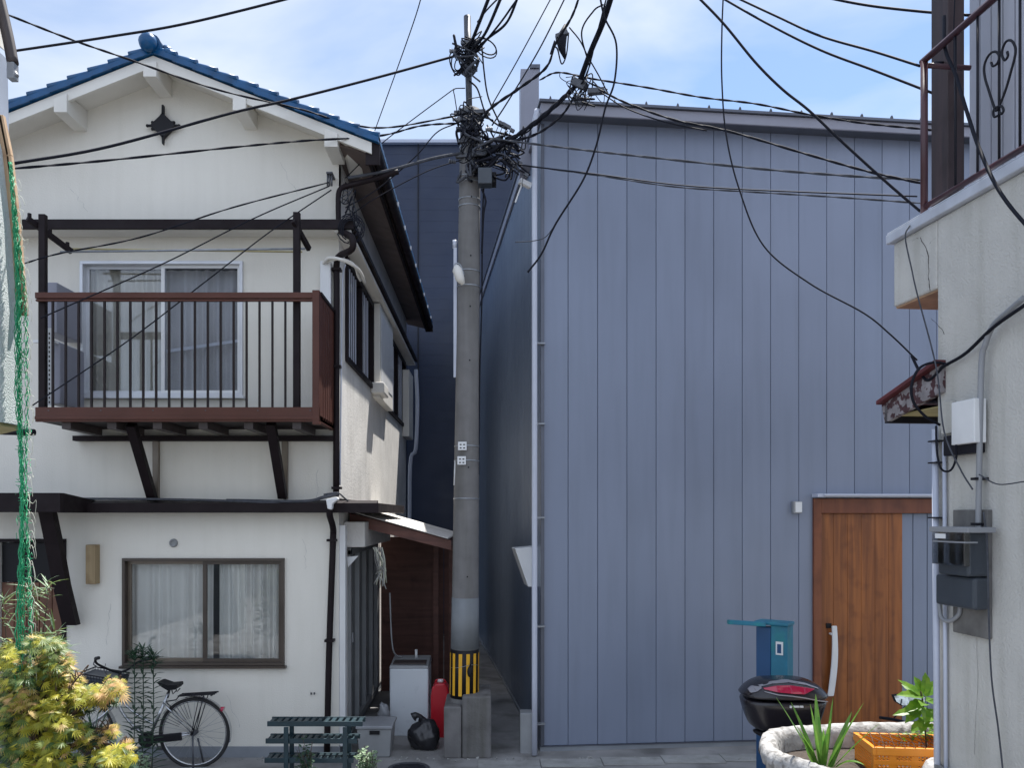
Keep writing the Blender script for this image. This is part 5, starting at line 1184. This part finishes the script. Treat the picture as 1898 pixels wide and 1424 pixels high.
def oval(px, py, w, d, n=16, e=.6):
    """rounded-rectangle ring (superellipse) w px half width, d metres half depth"""
    out = []
    for k in range(n):
        t = 2 * math.pi * k / n; cx_, sx_ = math.cos(t), math.sin(t)
        out.append(S(px + w * math.copysign(abs(cx_) ** e, cx_), py, d * math.copysign(abs(sx_) ** e, sx_)))
    return out
body = loft([oval(1452, 1350, 46, .14), oval(1451, 1348, 58, .17), oval(1450, 1340, 63, .185), oval(1449, 1315, 72, .20), oval(1450, 1296, 77, .213), oval(1450, 1290.5, 77.5, .215)], 'top_box', 'caseblack', sc)
loft([oval(1450, 1289.8, 79, .22), oval(1450, 1286, 79.5, .222), oval(1450, 1277, 74, .205), oval(1450, 1266, 62, .17), oval(1449, 1259, 48, .13), oval(1448, 1256, 34, .09)], 'box_lid', 'caseblack', body)
def strip(pts_t, pts_b, dy, name, matn, parent):
    m = MB(); n = len(pts_t)
    for i in range(n - 1):
        q = [S(*pts_t[i], dy(pts_t[i][0], pts_t[i][1])), S(*pts_t[i + 1], dy(pts_t[i + 1][0], pts_t[i + 1][1])), S(*pts_b[i + 1], dy(pts_b[i + 1][0], pts_b[i + 1][1])), S(*pts_b[i], dy(pts_b[i][0], pts_b[i][1]))]
        m.hexa(q + [v + Vector((0, .03, 0)) for v in q])
    m.build(name, M[matn], parent, bevel=.003)
def dyf(px, py):
    tb = [(1256, .085, 33), (1259, .125, 47), (1266, .165, 61), (1277, .20, 73), (1286, .215, 78.5), (1290, .214, 78), (1350, .15, 50)]
    py = min(max(py, 1256), 1350)
    for a, b in zip(tb, tb[1:]):
        if a[0] <= py <= b[0]: t = (py - a[0]) / (b[0] - a[0]); d_, w_ = a[1] + (b[1] - a[1]) * t, a[2] + (b[2] - a[2]) * t
    u = min(.98, abs(px - 1450) / w_); return -d_ * (1 - u ** 3.33) ** .3 - .008
strip([(1402, 1268), (1425, 1264), (1450, 1263), (1475, 1266), (1494, 1269)], [(1403, 1270), (1425, 1274), (1450, 1276), (1472, 1277), (1492, 1270)], dyf, 'red_lens', 'lens', body)
strip([(1396, 1265), (1420, 1258), (1450, 1256), (1480, 1260), (1502, 1268)], [(1398, 1266.5), (1420, 1261), (1450, 1259), (1480, 1263), (1502, 1270)], dyf, 'trim_line', 'lensclear', body)
strip([(1402, 1273), (1425, 1277), (1450, 1279), (1472, 1282), (1500, 1288), (1520, 1293)], [(1402, 1274), (1425, 1279), (1450, 1281), (1472, 1284), (1500, 1290), (1518, 1294)], dyf, 'trim_line', 'lensclear', body)
strip([(1380, 1274), (1388, 1268), (1400, 1266)], [(1381, 1278), (1390, 1275), (1399, 1269)], dyf, 'painted_glint', 'lensclear', body)  # highlight on the case modelled as a pale strip
m = MB()
for i, px in enumerate((1444, 1449, 1452, 1455, 1458, 1462, 1465)):
    q = S(px, 1298, -.222); m.box(q.x, q.x + (.010 if i else .012), q.y - .004, q.y + .01, q.z - (.006 if i else .009), q.z + .006)
m.build('box_lettering', M['white'], body)
loft([[S(1500 + dx, 1352 + dz, y_) for dx, dz, y_ in [(-110, 10, -.1), (-110, -4, -.08), (-110, -4, .08), (-110, 10, .1)]][0:4], [S(1400 + 60, 1368 + dz, y_) for dz, y_ in ((14, -.15), (-14, -.13), (-14, .13), (14, .15))], [S(1540, 1372 + dz, y_) for dz, y_ in ((14, -.15), (-12, -.13), (-12, .13), (14, .15))], [S(1600, 1385 + dz, y_) for dz, y_ in ((14, -.10), (-12, -.09), (-12, .09), (14, .10))]], 'seat', 'black', sc, 2)
loft([[S(1400, 1380 + dz, y_) for dz, y_ in ((20, -.10), (0, -.12), (0, .12), (20, .10))], [S(1470, 1400 + dz, y_) for dz, y_ in ((50, -.16), (-14, -.15), (-14, .15), (50, .16))], [S(1560, 1400 + dz, y_) for dz, y_ in ((70, -.16), (-8, -.13), (-8, .13), (70, .16))], [S(1600, 1450 + dz, y_) for dz, y_ in ((40, -.17), (0, -.15), (0, .15), (40, .17))], [S(1680, 1450 + dz, y_) for dz, y_ in ((40, -.17), (10, -.15), (10, .15), (40, .17))]], 'body_shell', 'caseblack', sc, 2)
loft([[S(1672 + dx, 1490, y_) for dx, y_ in ((0, -.16), (22, -.12), (22, .12), (0, .16))], [S(1688 + dx, 1420, y_) for dx, y_ in ((0, -.2), (26, -.14), (26, .14), (0, .2))], [S(1672 + dx, 1345, y_) for dx, y_ in ((0, -.13), (24, -.1), (24, .1), (0, .13))]], 'front_shield', 'caseblack', sc, 2)
for px in (1440, 1735):
    c = S(px, 1530); c.z = .25
    m = MB(); m.tube([c + Vector((.18 * math.cos(t), 0, .18 * math.sin(t))) for t in [k * math.pi / 16 for k in range(32)]], .055, 10, closed=True); w = m.build('wheel', M['rubber'], sc)
    m = MB(); m.cyl(c + Vector((0, -.04, 0)), c + Vector((0, .04, 0)), .13, None, 20); m.build('rim', M['steel'], w)
m = MB(); m.tube([S(1735, 1530), S(1700, 1420), S(1680, 1345)], .022, 8); m.build('fork', M['steel_d'], sc)
m = MB(); m.tube(spline([S(1672, 1352, -.34), S(1680, 1345, -.15), S(1684, 1343), S(1680, 1345, .15), S(1672, 1352, .34)], 5), .012, 8); m.build('handlebar', M['iron'], sc)
for s_, (px, py) in ((-1, (1686, 1300)), (1, (1700, 1318))):
    m = MB(); m.tube([S(1680, 1346, s_ * .2), S(px + 10, py + 8, s_ * .26)], .005, 6); m.build('mirror_stem', M['iron'], sc)
    if s_ < 0:
        mm = MB(); pts = [(1651, 1288), (1660, 1286.5), (1690, 1286), (1712, 1290), (1712, 1303), (1695, 1309), (1668, 1308), (1656, 1300)]
        mm.prism([S(px_, py_, -.03) for px_, py_ in pts], (0, .03, .0)); mo = mm.build('mirror', M['iron'], sc, bevel=.006)
        mm = MB(); mm.face([S(1682 + (px_ - 1682) * .93, 1298 + (py_ - 1298) * .86, -.0325) for px_, py_ in pts]); mm.build('mirror_glass', M['mirror'], mo)
tp = thing('teal_post', P(1430, 1424, 6.75), 'teal and deep blue painted metal post with a side arm by the grey house', 'post')
tp.location.z = 0.004; tp['_m'] = [v for row in Matrix.Translation(tp.location) for v in row]
TA = R(-38); TFm = Matrix.Translation(Vector((P(1429, 955, 6.75).x, 6.75, 0))) @ Matrix.Rotation(TA, 4, 'Z')
tz = H + (955 - 1160) * 6.75 / FPX
m = MB(TFm); m.box(-.002, .135, .003, .15, .006, tz); m.build('post_body', M['teal'], tp, bevel=.004)
m = MB(TFm); m.box(-.125 - .0, -.003, -.0, .10, .006, tz - .02); m.build('post_cheek', M['tealdark'], tp, bevel=.004)
m = MB(TFm); m.box(-.14, .145, -.015, .16, tz + .001, tz + .03); m.build('post_cap', M['teal'], tp, bevel=.008)
q = P(1418, 1158, 6.75); m = MB(); m.bar(q, q + Vector((-.31, 0, .02)), .05, .035); m.build('side_arm', M['teal'], tp, bevel=.004)
m = MB(TFm); m.box(.04, .10, -.002, .0025, tz - .24, tz - .13); m.build('sticker', M['white'], tp); 
m = MB(TFm); m.box(.052, .085, -.004, -.0022, tz - .225, tz - .15); m.build('slot', M['tealdark'], tp)

# ================================================================ PLANTER, CRATE, RIGHT PLANTS
pn = thing('concrete_planter', (2.3, 5.1, 0), 'whitewashed rough concrete planter with a thick rounded rim', 'planter')
PZ = .945
pl_r = random.Random(9)
OUT = [(2.60, 4.60), (2.3, 4.57), (2.02, 4.62), (1.88, 4.76), (1.79, 4.92), (1.78, 5.12), (1.85, 5.38), (2.02, 5.56), (2.3, 5.64), (2.8, 5.66), (3.3, 5.66), (3.42, 5.3), (3.36, 4.92), (3.0, 4.86), (2.72, 4.83), (2.63, 4.75)]
def closed_spline(p, n=8):
    out = []; N_ = len(p)
    for i in range(N_):
        a, b, c, d = (Vector((*p[(i + k) % N_], 0)) for k in (-1, 0, 1, 2))
        for k in range(n):
            t = k / n; out.append(0.5 * ((2 * b) + (c - a) * t + (2 * a - 5 * b + 4 * c - d) * t * t + (3 * b - a - 3 * c + d) * t ** 3))
    return out
oc = closed_spline(OUT); no = len(oc)
def ring_pts(off_, z, j=0.0):
    out = []
    for k in range(no):
        d = (oc[(k + 1) % no] - oc[k - 1]).normalized(); nrm = Vector((-d.y, d.x, 0)); p = oc[k] + nrm * (off_ + j * (math.sin(k * .37) * .5 + pl_r.uniform(-.35, .35)))
        out.append(Vector((p.x, p.y, z + j * (math.sin(k * .29) * .5 + pl_r.uniform(-.35, .35)))))
    return out
rows = [ring_pts(0, 0), ring_pts(0, PZ - .13), ring_pts(.035, PZ - .11, .01), ring_pts(.045, PZ - .06, .012), ring_pts(.03, PZ - .015, .012), ring_pts(-.01, PZ, .012),
        ring_pts(-.05, PZ - .012, .012), ring_pts(-.075, PZ - .06, .008), ring_pts(-.08, PZ - .25)]
m = MB(); rings = [[m._v(p) for p in r] for r in rows]
for i in range(len(rings) - 1):
    for k in range(no): f = m.bm.faces.new([rings[i][k], rings[i][(k + 1) % no], rings[i + 1][(k + 1) % no], rings[i + 1][k]]); f.smooth = True
m.build('tub', M['planter'], pn)
m = MB(); m.face(ring_pts(-.078, PZ - .15)); m.build('soil', M['soil'], pn)
# orange lattice crate standing in the planter
CRX = 2.42; CZ = PZ - .20
crt = thing('orange_crate', (CRX + .22, 5.14, CZ), 'orange lattice plastic crate sitting in the planter beside the rendered wall', 'crate', rz=R(-6))
CM = Matrix.Translation(Vector((CRX + .22, 5.14, CZ))) @ Matrix.Rotation(R(-6), 4, 'Z')
hw_, hd_, hh_ = .24, .165, .22
m = MB(CM)
def lat(o, u, v, lu, lv, nu, nv, w, t_):
    """lattice panel: o origin, u/v unit vectors; rows of small openings between crossing bars"""
    o, u, v = Vector(o), Vector(u), Vector(v); nr = u.cross(v)
    for i in range(nu + 1): a = o + u * (lu * i / nu); m.bar(a, a + v * lv, w, t_, nr)
    for j in range(nv + 1): a = o + v * (lv * j / nv); m.bar(a, a + u * lu, w, t_, nr)
for (o, u, lu) in (((-hw_, -hd_, .0), (1, 0, 0), 2 * hw_), ((-hw_, hd_, .0), (1, 0, 0), 2 * hw_), ((-hw_, -hd_, .0), (0, 1, 0), 2 * hd_), ((hw_, -hd_, .0), (0, 1, 0), 2 * hd_)):
    n = int(lu / .022)
    lat(Vector(o) + Vector((0, 0, .02)), u, (0, 0, 1), lu, hh_ - .05, n, 9, .009, .006)
body_o = m.build('side_lattice', M['crate'], crt)
m = MB(CM)
for sx in (-1, 1):
    m.box(sx * hw_ - .012, sx * hw_ + .012, -hd_ - .012, hd_ + .012, hh_ - .05, hh_); m.box(-hw_ + .012, hw_ - .012, sx * hd_ - .012, sx * hd_ + .012, hh_ - .05, hh_)
    for sy in (-1, 1): m.box(sx * hw_ - .016 * (sx > 0) - .002, sx * hw_ + .016 * (sx < 0) + .002, sy * hd_ - .05 * (sy > 0), sy * hd_ + .05 * (sy < 0), 0, hh_ - .05)
for x in (-.13, 0, .13):
    for sy in (-1, 1): m.box(x - .022, x + .022, sy * hd_ - .005, sy * hd_ + .005, .01, hh_ - .05)
for sy in (-1, 1): m.box(-hw_, hw_, sy * hd_ - .006, sy * hd_ + .006, .11, .14)
m.box(-hw_, hw_, -hd_, hd_, 0, .012)
m.build('rim', M['crate'], crt, bevel=.003)
m = MB(CM)
for k in range(9): x = -hw_ + k * .06; m.tube([(x, -hd_ - .01, hh_ + .004), (x + .09, hd_, hh_ + .004)], .0022, 5); m.tube([(x + .06, -hd_ - .01, hh_ + .006), (x - .05, hd_, hh_ + .006)], .0022, 5)
m.build('cord_net', M['bark'], crt)
def blade(m, base, d, L, w, droop, fold=.25):
    d = Vector(d).normalized(); side = d.cross(Vector((0, 0, 1)))
    if side.length < .05: side = Vector((1, 0, 0))
    side.normalize(); rot = Matrix.Rotation(pl_r.uniform(-.9, .9), 3, d); side = rot @ side
    n = 9; prev = None
    for i in range(n + 1):
        t = i / n; c = Vector(base) + d * (L * t) + Vector((0, 0, -droop * L * t ** 2.4)) + Vector((d.x, d.y, 0)) * (droop * L * .4 * t ** 2)
        ww = w * (1 - t) ** .6 * (.6 + .9 * min(1, t * 3)) if i < n else 0.0006
        up_ = side.cross(d).normalized() * ww * fold
        cur = [c - side * ww + up_, c, c + side * ww + up_]
        if prev: m.face([prev[0], prev[1], cur[1], cur[0]], True); m.face([prev[1], prev[2], cur[2], cur[1]], True)
        prev = cur
yu = thing('spiky_plant', P(1528, 1410, 4.95), 'spiky plant with long sword shaped green leaves growing in the planter', 'plant')
tips = [((1512, 1408), (1440, 1290)), ((1515, 1408), (1467, 1300)), ((1520, 1408), (1502, 1303)), ((1522, 1410), (1512, 1285)), ((1530, 1410), (1544, 1292)), ((1535, 1410), (1600, 1300)), ((1540, 1412), (1578, 1318)), ((1545, 1412), (1630, 1338)), ((1548, 1412), (1605, 1408)), ((1550, 1412), (1598, 1418)), ((1518, 1410), (1478, 1345)), ((1545, 1412), (1572, 1345)), ((1525, 1410), (1540, 1330)), ((1536, 1410), (1560, 1370)), ((1528, 1410), (1526, 1350)), ((1512, 1410), (1490, 1370))]
for i, ((ax, ay), (bx_, by_)) in enumerate(tips):
    m = MB(); a = P(ax, ay + 12, 5.0); b = P(bx_, by_, 5.0 + pl_r.uniform(-.15, .12)); d = b - a; dr_ = .45 if i in (8, 9) else .05
    blade(m, a, d + Vector((0, 0, dr_ * d.length * (1 if dr_ > .1 else .6))), d.length * 1.03, (.013 if i % 3 else .021), dr_); m.build('leaf', M['lf_blade'], yu, recalc=False)
def broadleaf(m, base, d, L, W, nrm, lob=0.0):
    d = Vector(d).normalized(); nrm = Vector(nrm); s_ = d.cross(nrm).normalized(); u = s_.cross(d).normalized(); n = 8; pv = None
    for i in range(n + 1):
        t = i / n; w = W * math.sin(math.pi * min(1, t ** .8 * .97 + .03)) ** .8 * (1 + lob * (i % 2)) if 0 < i < n else .0008
        c = Vector(base) + d * (L * t) - u * (L * .18 * t * t); cur = [c - s_ * w + u * w * .25, c, c + s_ * w + u * w * .25]
        if pv: m.face([pv[0], pv[1], cur[1], cur[0]], True); m.face([pv[1], pv[2], cur[2], cur[1]], True)
        pv = cur
lp2 = thing('leafy_plant', P(1712, 1345, 5.3), 'leafy plant with glossy lime green toothed leaves beside the rendered wall', 'plant')
m = MB(); m.tube(spline([P(1718, 1400, 5.25), P(1714, 1340, 5.25), P(1710, 1300, 5.25), P(1706, 1282, 5.25)], 4), .005, 6); m.build('stem', M['bark'], lp2)
for i, ((ax, ay), (bx_, by_), yy) in enumerate([((1712, 1292), (1664, 1280), -.05), ((1708, 1285), (1702, 1258), .02), ((1714, 1292), (1736, 1262), 0), ((1712, 1300), (1668, 1306), -.1), ((1712, 1310), (1674, 1330), -.05), ((1714, 1300), (1730, 1290), -.12), ((1716, 1312), (1700, 1325), -.12), ((1716, 1315), (1738, 1335), -.05), ((1712, 1292), (1688, 1272), .08), ((1716, 1300), (1745, 1305), .03), ((1716, 1340), (1690, 1352), 0), ((1716, 1345), (1738, 1352), -.06), ((1714, 1335), (1735, 1330), .05), ((1710, 1295), (1680, 1262), .04), ((1714, 1288), (1722, 1252), .02), ((1712, 1318), (1660, 1318), -.02), ((1715, 1325), (1752, 1322), -.04), ((1712, 1305), (1690, 1292), -.14), ((1714, 1330), (1694, 1345), -.1)]):
    m = MB(); a = P(ax, ay, 5.25); b = P(bx_, by_, 5.25) + Vector((0, yy, 0)); d = b - a
    broadleaf(m, a, d, d.length * 1.1, .040, Vector((pl_r.uniform(-.4, .4), -.55, .8)), -.18); m.build('leaf', M['lf_lime'], lp2, recalc=False)
# more leaves in the back of the planter
fr_ = thing('seedling_clump', P(1700, 1355, 5.35), 'low clump of small pale leaves behind the orange crate', 'plant')
m = MB()
for i in range(70):
    a = P(1655 + pl_r.uniform(0, 90), 1368 + pl_r.uniform(-8, 8), 5.3 + pl_r.uniform(-.06, .1)); d = Vector((pl_r.uniform(-1, 1), pl_r.uniform(-.6, .6), pl_r.uniform(.1, .9)))
    broadleaf(m, a, d, pl_r.uniform(.03, .06), .009, (0, -.3, 1))
m.build('leaves', M['lf_lime'], fr_, recalc=False)

# ================================================================ LEFT: NET, MAPLE, SHRUB, WEEDS
net = thing('green_net', P(48, 1300, 5.2), 'bunched green garden net hanging full height at the left edge', 'net')
nr = random.Random(4)
def netline(py): # centre px of the net at a height
    return 19 + (py - 300) * .085 if py < 560 else (40 + (py - 560) * .012 if py < 1150 else 47 - (py - 1150) * .03)
m = MB(); cells = []
for s_ in range(19):
    off_ = nr.uniform(-1, 1); ph = nr.uniform(0, 6.28); pts = []
    y0_ = nr.choice((300, 300, 320, 380)); y1_ = nr.choice((1250, 1280, 1290, 1230))
    k = y0_
    while k < y1_:
        wd = 6 + 6 * min(1, (k - 300) / 300.0) + 4 * (k > 700)
        wd *= (.75 + .35 * math.sin(k * .011 + 1))
        pts.append(P(netline(k) + wd * off_ + 1.8 * math.sin(k * .21 * (1 + .2 * off_) + ph), k, 4.86 + .05 * math.sin(k * .17 + ph * 2) + .03 * off_)); k += 7
    m.tube(pts, .0022, 4)
for i in range(260):
    k = nr.uniform(310, 1285); wd = 4 + 7 * min(1, (k - 300) / 300.0) + 5 * (k > 700)
    a = P(netline(k) + nr.uniform(-1, 1) * wd, k, 4.84 + nr.uniform(-.03, .06)); b = P(netline(k) + nr.uniform(-1, 1) * wd, k + nr.uniform(-14, 14), 4.84 + nr.uniform(-.03, .06)); m.tube([a, b], .0018, 4)
m.build('net_mesh', M['net'], net)
m = MB()
for i in range(75):
    k = 330 + 960 * i / 75 + nr.uniform(-8, 8); x = netline(k) + 6; dx = nr.uniform(4, 17)
    m.tube(spline([P(x, k, 4.80), P(x + dx * .6, k + nr.uniform(-10, 8), 4.78), P(x + dx, k + nr.uniform(2, 22), 4.77), P(x + dx * nr.uniform(.5, 1.1), k + nr.uniform(15, 32), 4.79)], 4), .0016, 4)
m.build('tendrils', M['straw'], net)

def maple_leaf(m, c, nrm, ang, size, lobes=7, thin=.10):
    nrm = Vector(nrm).normalized(); a = nrm.cross(Vector((.3, .2, 1)))
    if a.length < .05: a = Vector((1, 0, 0))
    a.normalize(); b = nrm.cross(a); cv = m.bm.verts.new(c)
    for k in range(lobes):
        t = ang + (k - (lobes - 1) / 2) * (2.0 / lobes) * 1.25; L = size * (1 - .22 * abs(k - (lobes - 1) / 2) / (lobes / 2))
        d = a * math.cos(t) + b * math.sin(t); s_ = b * math.cos(t) - a * math.sin(t); dr_ = Vector((0, 0, -.25 * L))
        v1 = m.bm.verts.new(Vector(c) + d * (L * .5) + s_ * (L * thin) + dr_ * .4); v2 = m.bm.verts.new(Vector(c) + d * (L * .5) - s_ * (L * thin) + dr_ * .4); v3 = m.bm.verts.new(Vector(c) + d * L + dr_)
        f = m.bm.faces.new([cv, v2, v3, v1]); f.material_index = m.mi
mr = random.Random(8)
mt = thing('laceleaf_maple', P(80, 1500, 4.9), 'sunlit laceleaf maple with yellow green and pinkish fine leaves at lower left', 'tree')
trunk = MB(); tb = P(60, 1650, 4.9); tb.z = 0
tips_ = []
def branch(m, a, b, r0, r1, sag=.0):
    mid = a.lerp(b, .5) + Vector((mr.uniform(-.04, .04), mr.uniform(-.04, .04), .06)); pts = spline([a, mid, b], 5)
    m.tube(pts, [r0 + (r1 - r0) * i / (len(pts) - 1) for i in range(len(pts))], 6); return pts
fork = P(70, 1400, 4.95); branch(trunk, tb, fork, .035, .025)
clumps = [  # px, py, half width px, half height px, density, palette (0 yellow,1 green,2 pink)
    (40, 1255, 42, 34, 240, 1), (95, 1225, 32, 30, 220, 1), (105, 1265, 40, 26, 260, 0), (150, 1290, 34, 20, 200, 0), (190, 1283, 28, 16, 170, 2), (212, 1272, 16, 14, 120, 2),
    (35, 1300, 45, 26, 260, 2), (90, 1310, 40, 26, 280, 0), (60, 1345, 55, 22, 250, 0), (120, 1340, 28, 20, 190, 0), (30, 1390, 40, 26, 160, 1), (90, 1385, 45, 24, 230, 0), (145, 1350, 22, 16, 120, 1),
    (165, 1370, 28, 12, 110, 2), (200, 1352, 16, 9, 70, 2), (205, 1400, 34, 16, 200, 0), (232, 1388, 16, 12, 90, 0), (60, 1418, 50, 14, 150, 0), (130, 1415, 40, 14, 130, 1), (100, 1200, 20, 22, 110, 1), (118, 1240, 18, 30, 120, 2), (10, 1330, 25, 60, 160, 1), (15, 1215, 22, 26, 110, 0), (70, 1190, 22, 20, 90, 1), (8, 1270, 20, 30, 100, 0), (140, 1262, 14, 16, 50, 2), (225, 1410, 26, 10, 70, 0)]
for (px, py, w, h, dn, pal) in clumps:
    c = P(px, py, 4.9 + mr.uniform(-.15, .15)); pts = branch(trunk, fork, c, .013, .005)
    for _ in range(3): branch(trunk, c + Vector((0, 0, 0)), c + Vector((mr.uniform(-w, w) / 330, mr.uniform(-.12, .12), mr.uniform(-h, h) / 330)), .004, .002)
trunk.build('trunk', M['bark'], mt)
m = MB()
for (px, py, w, h, dn, pal) in clumps:
    y0_ = 4.9 + mr.uniform(-.12, .12)
    for i in range(int(dn * .8)):
        u, v, q = mr.gauss(0, .45), mr.gauss(0, .45), mr.gauss(0, .12)
        c = P(px + w * u, py + h * v + .10 * w * u * u * 4 * .3, y0_ + q)
        m.mi = pal if mr.random() < .55 else mr.choice((0, 0, 0, 1, 1, 2))
        nrm = (mr.uniform(-.5, .5), mr.uniform(-.7, .1), mr.uniform(.5, 1)); maple_leaf(m, c, nrm, mr.uniform(0, 6.28), mr.uniform(.036, .074), 7, .062)
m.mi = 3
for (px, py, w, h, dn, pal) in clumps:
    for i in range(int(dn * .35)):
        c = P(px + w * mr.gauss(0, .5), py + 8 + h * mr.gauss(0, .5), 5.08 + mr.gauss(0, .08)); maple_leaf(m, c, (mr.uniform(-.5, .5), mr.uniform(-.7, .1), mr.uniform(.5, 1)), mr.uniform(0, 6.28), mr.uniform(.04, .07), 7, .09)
m.build('crown', [M['lf_yellow'], M['lf_green'], M['lf_pink'], M['lf_dark']], mt, recalc=False)
# pale narrow-leaved sprigs rising above the maple
sh = thing('narrow_leaved_shrub', P(50, 1500, 5.1), 'shrub with pale needle like leaves rising behind the maple through the net', 'shrub')
m = MB(); stems = [((40, 1420), (58, 1098)), ((30, 1420), (6, 1120)), ((60, 1420), (70, 1145)), ((20, 1420), (20, 1200)), ((80, 1420), (108, 1215)), ((60, 1420), (30, 1190)), ((70, 1420), (80, 1190)), ((50, 1420), (90, 1100))]
for a, b in stems:
    A_ = P(*a, 5.1); A_.z = .4; m.tube(spline([A_, P((a[0] + b[0]) / 2, (a[1] + b[1]) / 2, 5.1), P(*b, 5.05)], 5), .004, 5)
m.build('stems', M['bark'], sh)
m = MB()
for (px, py), cnt in (((58, 1098), 26), ((6, 1112), 16), ((70, 1135), 20), ((20, 1205), 24), ((108, 1215), 26), ((30, 1190), 20), ((80, 1195), 20), ((92, 1090), 12), ((12, 1150), 10), ((100, 1180), 14)):
    for i in range(cnt):
        a = P(px + mr.uniform(-5, 5), py + mr.uniform(-14, 18), 5.05); d = Vector((mr.uniform(-1, 1), mr.uniform(-.7, .4), mr.uniform(-.25, .75))); m.mi = mr.choice((0, 0, 1))
        broadleaf(m, a, d, mr.uniform(.08, .14), .0045, (0, -.4, 1))
m.build('leaves', [M['lf_pale'], M['lf_green']], sh, recalc=False)
# tall weeds against the wall
for (nm, px0, top, lab, hh) in (('tall_weed', 246, 1210, 'tall dark weed with tiers of narrow leaves in front of the bicycle, left one', 0), ('tall_weed', 281, 1218, 'tall dark weed with tiers of narrow leaves beside the bicycle saddle, right one', 0), ('tall_weed', 262, 1205, 'tall dark weed with a feathery head, between its two neighbours', 1)):
    t = thing(nm, P(px0, 1420, 7.3), lab, 'weed', 'tall weeds by the bicycle'); t.location.z = 0; t['_m'] = [v for row in Matrix.Translation(t.location) for v in row]
    A_ = P(px0, 1424, 7.3); A_.z = 0.0; Bt = P(px0 + 3, top, 7.3)
    m = MB(); m.tube(spline([A_, A_.lerp(Bt, .5) + Vector((.01, 0, 0)), Bt], 5), .0045, 6); m.build('stem', M['lf_dark'], t)
    m = MB(); k = 0
    z_ = A_.z + .06
    while z_ < Bt.z:
        f_ = (z_ - A_.z) / (Bt.z - A_.z); c = A_.lerp(Bt, f_)
        for j in range(3):
            an = k * 2.4 + j * 2.1; d = Vector((math.cos(an), math.sin(an) * .6, .35)); broadleaf(m, c, d, mr.uniform(.09, .15) * (1.1 - .3 * f_), .009, (0, -.2, 1))
        k += 1; z_ += .045
    for i in range(34): d = Vector((mr.uniform(-1, 1), mr.uniform(-.8, .8), mr.uniform(-.2, 1))); broadleaf(m, Bt + Vector((0, 0, mr.uniform(-.09, .02))), d, mr.uniform(.07, .13), .008, (0, -.2, 1))
    m.build('leaves', M['lf_dark'], t, recalc=False)
sa = thing('spiky_pot_plant', P(178, 1400, 7.35), 'dark spiky plant in front of the bicycle front wheel', 'plant'); 
m = MB()
for i in range(22):
    d = Vector((mr.uniform(-.8, .8), mr.uniform(-.5, .4), mr.uniform(.5, 1.2))); blade(m, P(176 + mr.uniform(-4, 4), 1372, 7.35), d, mr.uniform(.16, .34), .009, .12)
m.build('leaves', M['lf_dark'], sa, recalc=False)
m = MB(); m.lathe(P(176, 1424, 7.35), [(.08, 0), (.11, .26), (.115, .26), (.10, .25)], 20); m.build('pot', M['soffit'], sa)
for (nm, cx_, cy_, w, h, n_, mtn, lab, yy, sz) in (
        ('leafy_weed', 682, 1404, 34, 22, 170, 'lf_pale', 'low weed with bright small leaves at the foot of the green stand', 7.25, .05),
        ('leafy_weed', 575, 1398, 34, 34, 90, 'lf_dark', 'sparse dark weed growing through the green stand', 7.0, .045),
        ('leafy_weed', 262, 1412, 30, 22, 140, 'lf_pale', 'low pale leaved weed at the bottom between maple and bicycle', 6.6, .045)):
    t = thing(nm, P(cx_, 1424, yy), lab, 'weed', 'low weeds'); t.location.z = 0; t['_m'] = [v for row in Matrix.Translation(t.location) for v in row]
    m = MB(); m2 = MB()
    for i in range(n_ // 6):
        b_ = P(cx_ + mr.gauss(0, .35) * w, cy_ + mr.gauss(0, .35) * h - h * .3, yy + mr.uniform(-.1, .1)); a_ = P(cx_ + mr.uniform(-.4, .4) * w, 1440, yy); a_.z = 0
        m.tube(spline([a_, a_.lerp(b_, .5) + Vector((mr.uniform(-.03, .03), 0, 0)), b_], 4), .002, 4)
        for j in range(8): c = a_.lerp(b_, mr.uniform(.35, 1)) + Vector((mr.uniform(-.03, .03), 0, mr.uniform(-.02, .02))); broadleaf(m2, c, Vector((mr.uniform(-1, 1), mr.uniform(-1, .3), mr.uniform(-.1, .7))), mr.uniform(.5, 1) * sz, sz * .24, (0, -.4, 1))
    m.build('stems', M['bark'], t); m2.build('leaves', M[mtn], t, recalc=False)
for o in bpy.data.objects:
    if '_m' in o: del o['_m']
